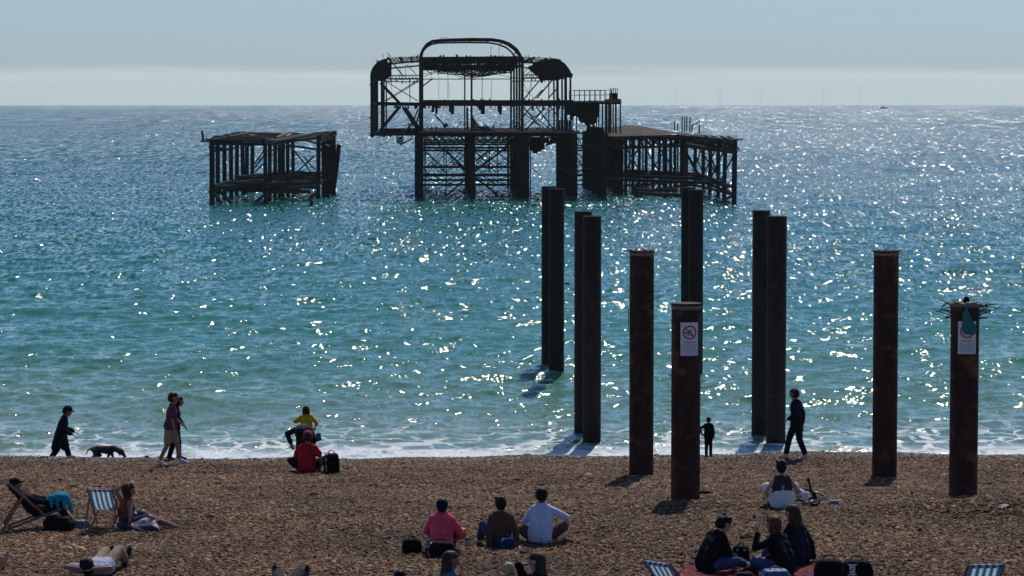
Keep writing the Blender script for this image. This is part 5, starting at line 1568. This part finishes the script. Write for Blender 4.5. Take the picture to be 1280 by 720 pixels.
# ------------------------------------------------------------------ child's scooter tipped over on the stones
def scooter():
    g = gnd(1016, 633)
    t = thing('scooter', 'small pale scooter with a black steering post lying tipped over', 'scooter', g, R(8))
    black, pale = M_bagblack, simple("pale_alloy", (.34, .33, .33), .4, .15, 9, metallic=.3)
    def tb(nm, pts, r_, mat, seg=8, closed=False):
        m_ = MB(); m_.tube(pts, r_, seg, closed); build(nm, m_.bm, mat, t, True)
    tb('deck', [(-.24, -.08, .07), (-.05, -.05, .085), (.16, .0, .13), (.24, .03, .17)], .030, pale)
    tb('side_tube', [(.24, .03, .17), (.12, .05, .23), (.02, .06, .26)], .022, pale)
    tb('steering_post', [(.06, .08, .12), (-.01, .1, .28), (-.05, .12, .46)], .020, black)
    tb('fork', [(.06, .08, .12), (.04, .06, .24), (.1, .05, .10)], .02, black)
    tb('handlebar', [(-.12, .12, .30), (-.02, .1, .27), (.04, .09, .24)], .016, black)
    tb('grip', [(-.055, .12, .44), (-.062, .125, .50)], .026, black)
    for c_ in ((-.27, -.10, .07), (.05, .1, .08)):
        tb('wheel', [(c_[0] + .10 * math.cos(a_), c_[1] + .06 * math.sin(a_), c_[2] + .055 * math.sin(a_)) for a_ in np.linspace(0, 6.28, 19)[:-1]], .018, black, 8, True)
    g2 = gnd(1007, 627)
    t2 = thing('drink_cup', 'white paper cup standing left of the scooter', 'cup', g2)
    build('cup', lathe([(.045, 0), (.055, .18), (.05, .18), (.04, .02)], 16), M_white, t2, True)
scooter()
t = thing('helmet', 'pale helmet lying between the seated woman and the scooter', 'helmet', gnd(998, 622))
grown('shell', [((0, 0, .07), .10, (.03, 0, .075), .10)], WHITE, t, .012, 2)

# ------------------------------------------------------------------ dog nosing along the water
def dog():
    m = NT("dog_coat")
    n_ = m.noise(m.obj(), 4.2, 2)
    sx = m.t.nodes.new('ShaderNodeSeparateXYZ'); m.L(m.obj(), sx.inputs[0])
    coat = m.ramp(n_, [(.42, (.012, .011, .012)), (.48, (.05, .04, .036)), (.58, (.09, .07, .062)), (.66, (.34, .30, .28))])
    m.set(Base_Color=coat, Roughness=.8); m.bump(m.noise(m.obj(), 90, 3), .6, .005)
    t = thing('dog', 'dark brown dog with pale patches nosing along the water line', 'dog', spot(131, 71.3), R(-86))
    c = [((0, .16, .36), .105, (0, .05, .36), .115), ((0, .05, .36), .115, (0, -.18, .39), .085), ((0, -.18, .39), .085, (0, -.27, .37), .085), ((0, .16, .38), .1, (0, .24, .40), .075),
         ((0, .22, .40), .08, (0, .36, .35), .07), ((0, .37, .34), .085, (0, .43, .30), .08), ((0, .44, .29), .055, (0, .51, .20), .04), ((0, .51, .20), .038, (0, .525, .19), .03)]
    for s in (-1, 1):
        f = .06 * s
        c += [((.055 * s, .17, .33), .06, (.06 * s, .15 + f, .2), .036), ((.06 * s, .15 + f, .2), .034, (.06 * s, .17 + 1.6 * f, .04), .024), ((.06 * s, .17 + 1.6 * f, .03), .026, (.06 * s, .215 + 1.6 * f, .022), .022),
              ((.055 * s, -.23, .35), .08, (.06 * s, -.18 - f, .22), .05), ((.06 * s, -.18 - f, .22), .044, (.06 * s, -.31 - f, .13), .027), ((.06 * s, -.31 - f, .13), .026, (.06 * s, -.27 - f, .03), .022), ((.06 * s, -.27 - f, .028), .025, (.06 * s, -.215 - f, .022), .021),
              ((.07 * s, .38, .38), .03, (.10 * s, .395, .24), .026)]
    c += [((0, -.33, .40), .028, (0, -.42, .36), .022), ((0, -.42, .36), .022, (0, -.47, .24), .013)]
    grown('body', c, m.m, t, .011, 3)
    m_ = MB(); m_.ball((0, .55, .18), (.016, .012, .012), 1); build('nose', m_.bm, M_bagblack, t, True)
    for s in (-1, 1):
        m_ = MB(); m_.ball((.055 * s, .49, .315), (.01, .01, .01), 1); build('eye', m_.bm, EYE, t, True)
    m_ = MB(); m_.tube([(.066 * math.cos(a_), .30 + .02 * math.sin(a_), .375 + .066 * math.sin(a_)) for a_ in np.linspace(0, 6.28, 17)[:-1]], .009, 6, True); build('collar', m_.bm, M_red, t, True)
dog()

# blue bag hanging from the child's hand
def held_bag():
    s = spot(383.5, 69.6)
    t = thing('bag', 'bright blue bag held out by the child in yellow', 'bag', s + Vector((.29, .0, .50)), R(10), 'bags lying on the beach')
    grown('body', [((-.03, 0, .0), .06, (.03, 0, .02), .06), ((-.02, 0, .10), .05, (.03, 0, .12), .045)], BLUEC, t, .012, 3, .006)
held_bag()

# ------------------------------------------------------------------ twigs and green strap on the right column
def nest():
    t_, w, r_, zt = cH
    t = thing('driftwood_nest', 'tangle of driftwood twigs caught on the top of the right column', 'twigs', (w.x, w.y, zt))
    rr = random.Random(4)
    def tw(p, q, r0, nm='twig'):
        m_ = MB(); p, q = Vector(p), Vector(q)
        mid_ = p.lerp(q, .5) + Vector((rr.uniform(-.04, .04), 0, rr.uniform(-.04, .04)))
        m_.tube([p, mid_, q], [r0, r0 * .8, r0 * .4], 6); build(nm, m_.bm, M_twig, t, True)
    for k in range(9):
        a_ = rr.uniform(-.5, .9)
        tw((r_ * .85, -.1 + .04 * k, -.26 + .03 * k), (r_ + rr.uniform(.16, .52), -.1 + .05 * k, -.24 + rr.uniform(.05, .22)), rr.uniform(.010, .020))
    for k in range(9):
        tw((-r_ * .95, -.1 + .04 * k, -.24 + .03 * k), (-r_ - rr.uniform(.08, .30), -.1 + .05 * k, rr.uniform(-.2, .06)), rr.uniform(.009, .017))
    for k in range(6):
        tw((rr.uniform(-.22, .22), rr.uniform(-.15, .15), -.02), (rr.uniform(-.25, .25), rr.uniform(-.15, .15), rr.uniform(.05, .12)), .008)
    tw((-r_ - .12, -.15, -.28), (-r_ + .02, -.24, -.27), .022, 'branch'); tw((r_ - .02, -.2, -.28), (r_ + .14, -.16, -.27), .022, 'branch')
    b = thing('buoy_ball', 'dark round lump resting on the rim of the right column', 'lump', (w.x + .01, w.y - .08, zt))
    grown('lump', [((0, 0, .06), .06, (0, .01, .07), .055), ((.02, 0, .02), .03, (-.02, 0, .02), .03)], M_bagblack, b, .01, 2)
    f = thing('hanging_strap', 'green strap with a rounded end hanging over the sign on the right column', 'strap', (w.x, w.y, zt))
    pr = [(.0, .02, .012), (-.02, -.10, .014), (-.02, -.16, .05), (.0, -.30, .085), (.035, -.42, .125), (.05, -.50, .13), (.05, -.56, .10), (.045, -.58, .04)]
    bm = bmesh.new(); A = []; B = []
    for off, lst in ((.045, A), (.06, B)):
        for u, v, hw in pr:
            row = []
            for s in (-1, -.33, .33, 1):
                a_ = (u + s * hw) / (r_ + .03) - .02
                row.append(bm.verts.new((math.sin(a_) * (r_ + off), -math.cos(a_) * (r_ + off), v)))
            lst.append(row)
    for L_ in (A, B):
        for r1, r2 in zip(L_, L_[1:]):
            for k in range(3): bm.faces.new((r1[k], r1[k + 1], r2[k + 1], r2[k]))
    for k in (0, 3):
        for i in range(len(pr) - 1): bm.faces.new((A[i][k], A[i + 1][k], B[i + 1][k], B[i][k]))
    for i in (0, len(pr) - 1):
        for k in range(3): bm.faces.new((A[i][k], A[i][k + 1], B[i][k + 1], B[i][k]))
    bmesh.ops.recalc_face_normals(bm, faces=bm.faces)
    build('webbing', bm, simple("sea_green_webbing", (.01, .17, .15), .6, .2, 9), f)
    m_ = MB(); m_.tube([(-.02, -r_ - .05, -.14), (-.01, -r_ - .045, .0), (0, -r_ + .06, .02)], .008, 6); build('cord', m_.bm, simple("pale_cord", (.45, .42, .33), .8, .2), f, True)
M_twig = simple("dark_twig", (.05, .035, .03), .85, .4, 12)
nest()

# ------------------------------------------------------------------ far out: wind turbines in the haze, a small boat
M_turb = simple("turbine_white", (.85, .86, .86), .5, .05, .05, 0)
def turbine(px, top, rot, group='wind turbines on the horizon', label=''):
    D = 15500.0
    hub = at(px, top, D)
    t = thing('wind_turbine', label, 'wind turbine', (hub.x, D, 0), 0, group)
    m_ = MB(); m_.bar((hub.x, D, 0), (hub.x, D, hub.z), 2.6, 2.6, 10, 1.7); m_.done('tower', M_turb, t)
    m_ = MB(); m_.box((hub.x, D, hub.z + 1), (4, 12, 4)); m_.done('nacelle', M_turb, t)
    for k in range(3):
        a_ = rot + k * 2.0944
        m_ = MB(); m_.bar((hub.x, D - 8, hub.z + 1), (hub.x + 54 * math.sin(a_), D - 8, hub.z + 1 + 54 * math.cos(a_)), 2.4, 1.0, 6, .8); m_.done('blade', M_turb, t)
for px, top, rot, lb_ in ((844.5, 113.5, .2, 'faint wind turbine standing directly above the rods on the right deck'), (900, 114, .9, 'faint wind turbine, second from left in the hazy row'),
                          (951, 112, .1, 'faint wind turbine, middle one of the five in the haze'), (1029, 112.5, .5, 'faint wind turbine, second from right in the hazy row'), (1075, 115, .0, 'faint wind turbine nearest to the small boat')):
    turbine(px, top, rot, label=lb_)

def boat():
    D = 6300.0
    p = at(1104.5, 137, D); p.z = 0
    t = thing('boat', 'small dark boat on the hazy sea near the horizon', 'boat', p, 0)
    mat = simple("boat_hull", (.04, .05, .06), .6, .2, .2)
    bm = bmesh.new()
    secs = [(-7.5, 1.5, 2.6), (-5, 2.2, 2.4), (0, 2.5, 2.4), (5, 1.8, 2.9), (8, .2, 3.6)]
    rows = [[bm.verts.new(q) for q in ((x, -w_, h), (x, -w_ * .8, 0), (x, 0, -.8), (x, w_ * .8, 0), (x, w_, h))] for x, w_, h in secs]
    for A, B in zip(rows, rows[1:]):
        for k in range(4): bm.faces.new((A[k], A[k + 1], B[k + 1], B[k]))
        bm.faces.new((A[4], A[0], B[0], B[4]))
    bm.faces.new(rows[0]); bm.faces.new(list(reversed(rows[-1])))
    bmesh.ops.recalc_face_normals(bm, faces=bm.faces)
    build('hull', bm, mat, t)
    m_ = MB(); m_.box((-1.5, 0, 3.6), (5, 3, 2.6)); build('cabin', m_.bm, mat, t)
    m_ = MB(); m_.bar((-1, 0, 4.5), (-1, 0, 9.0), .5, .5, 6); build('mast', m_.bm, mat, t)
boat()
settle()
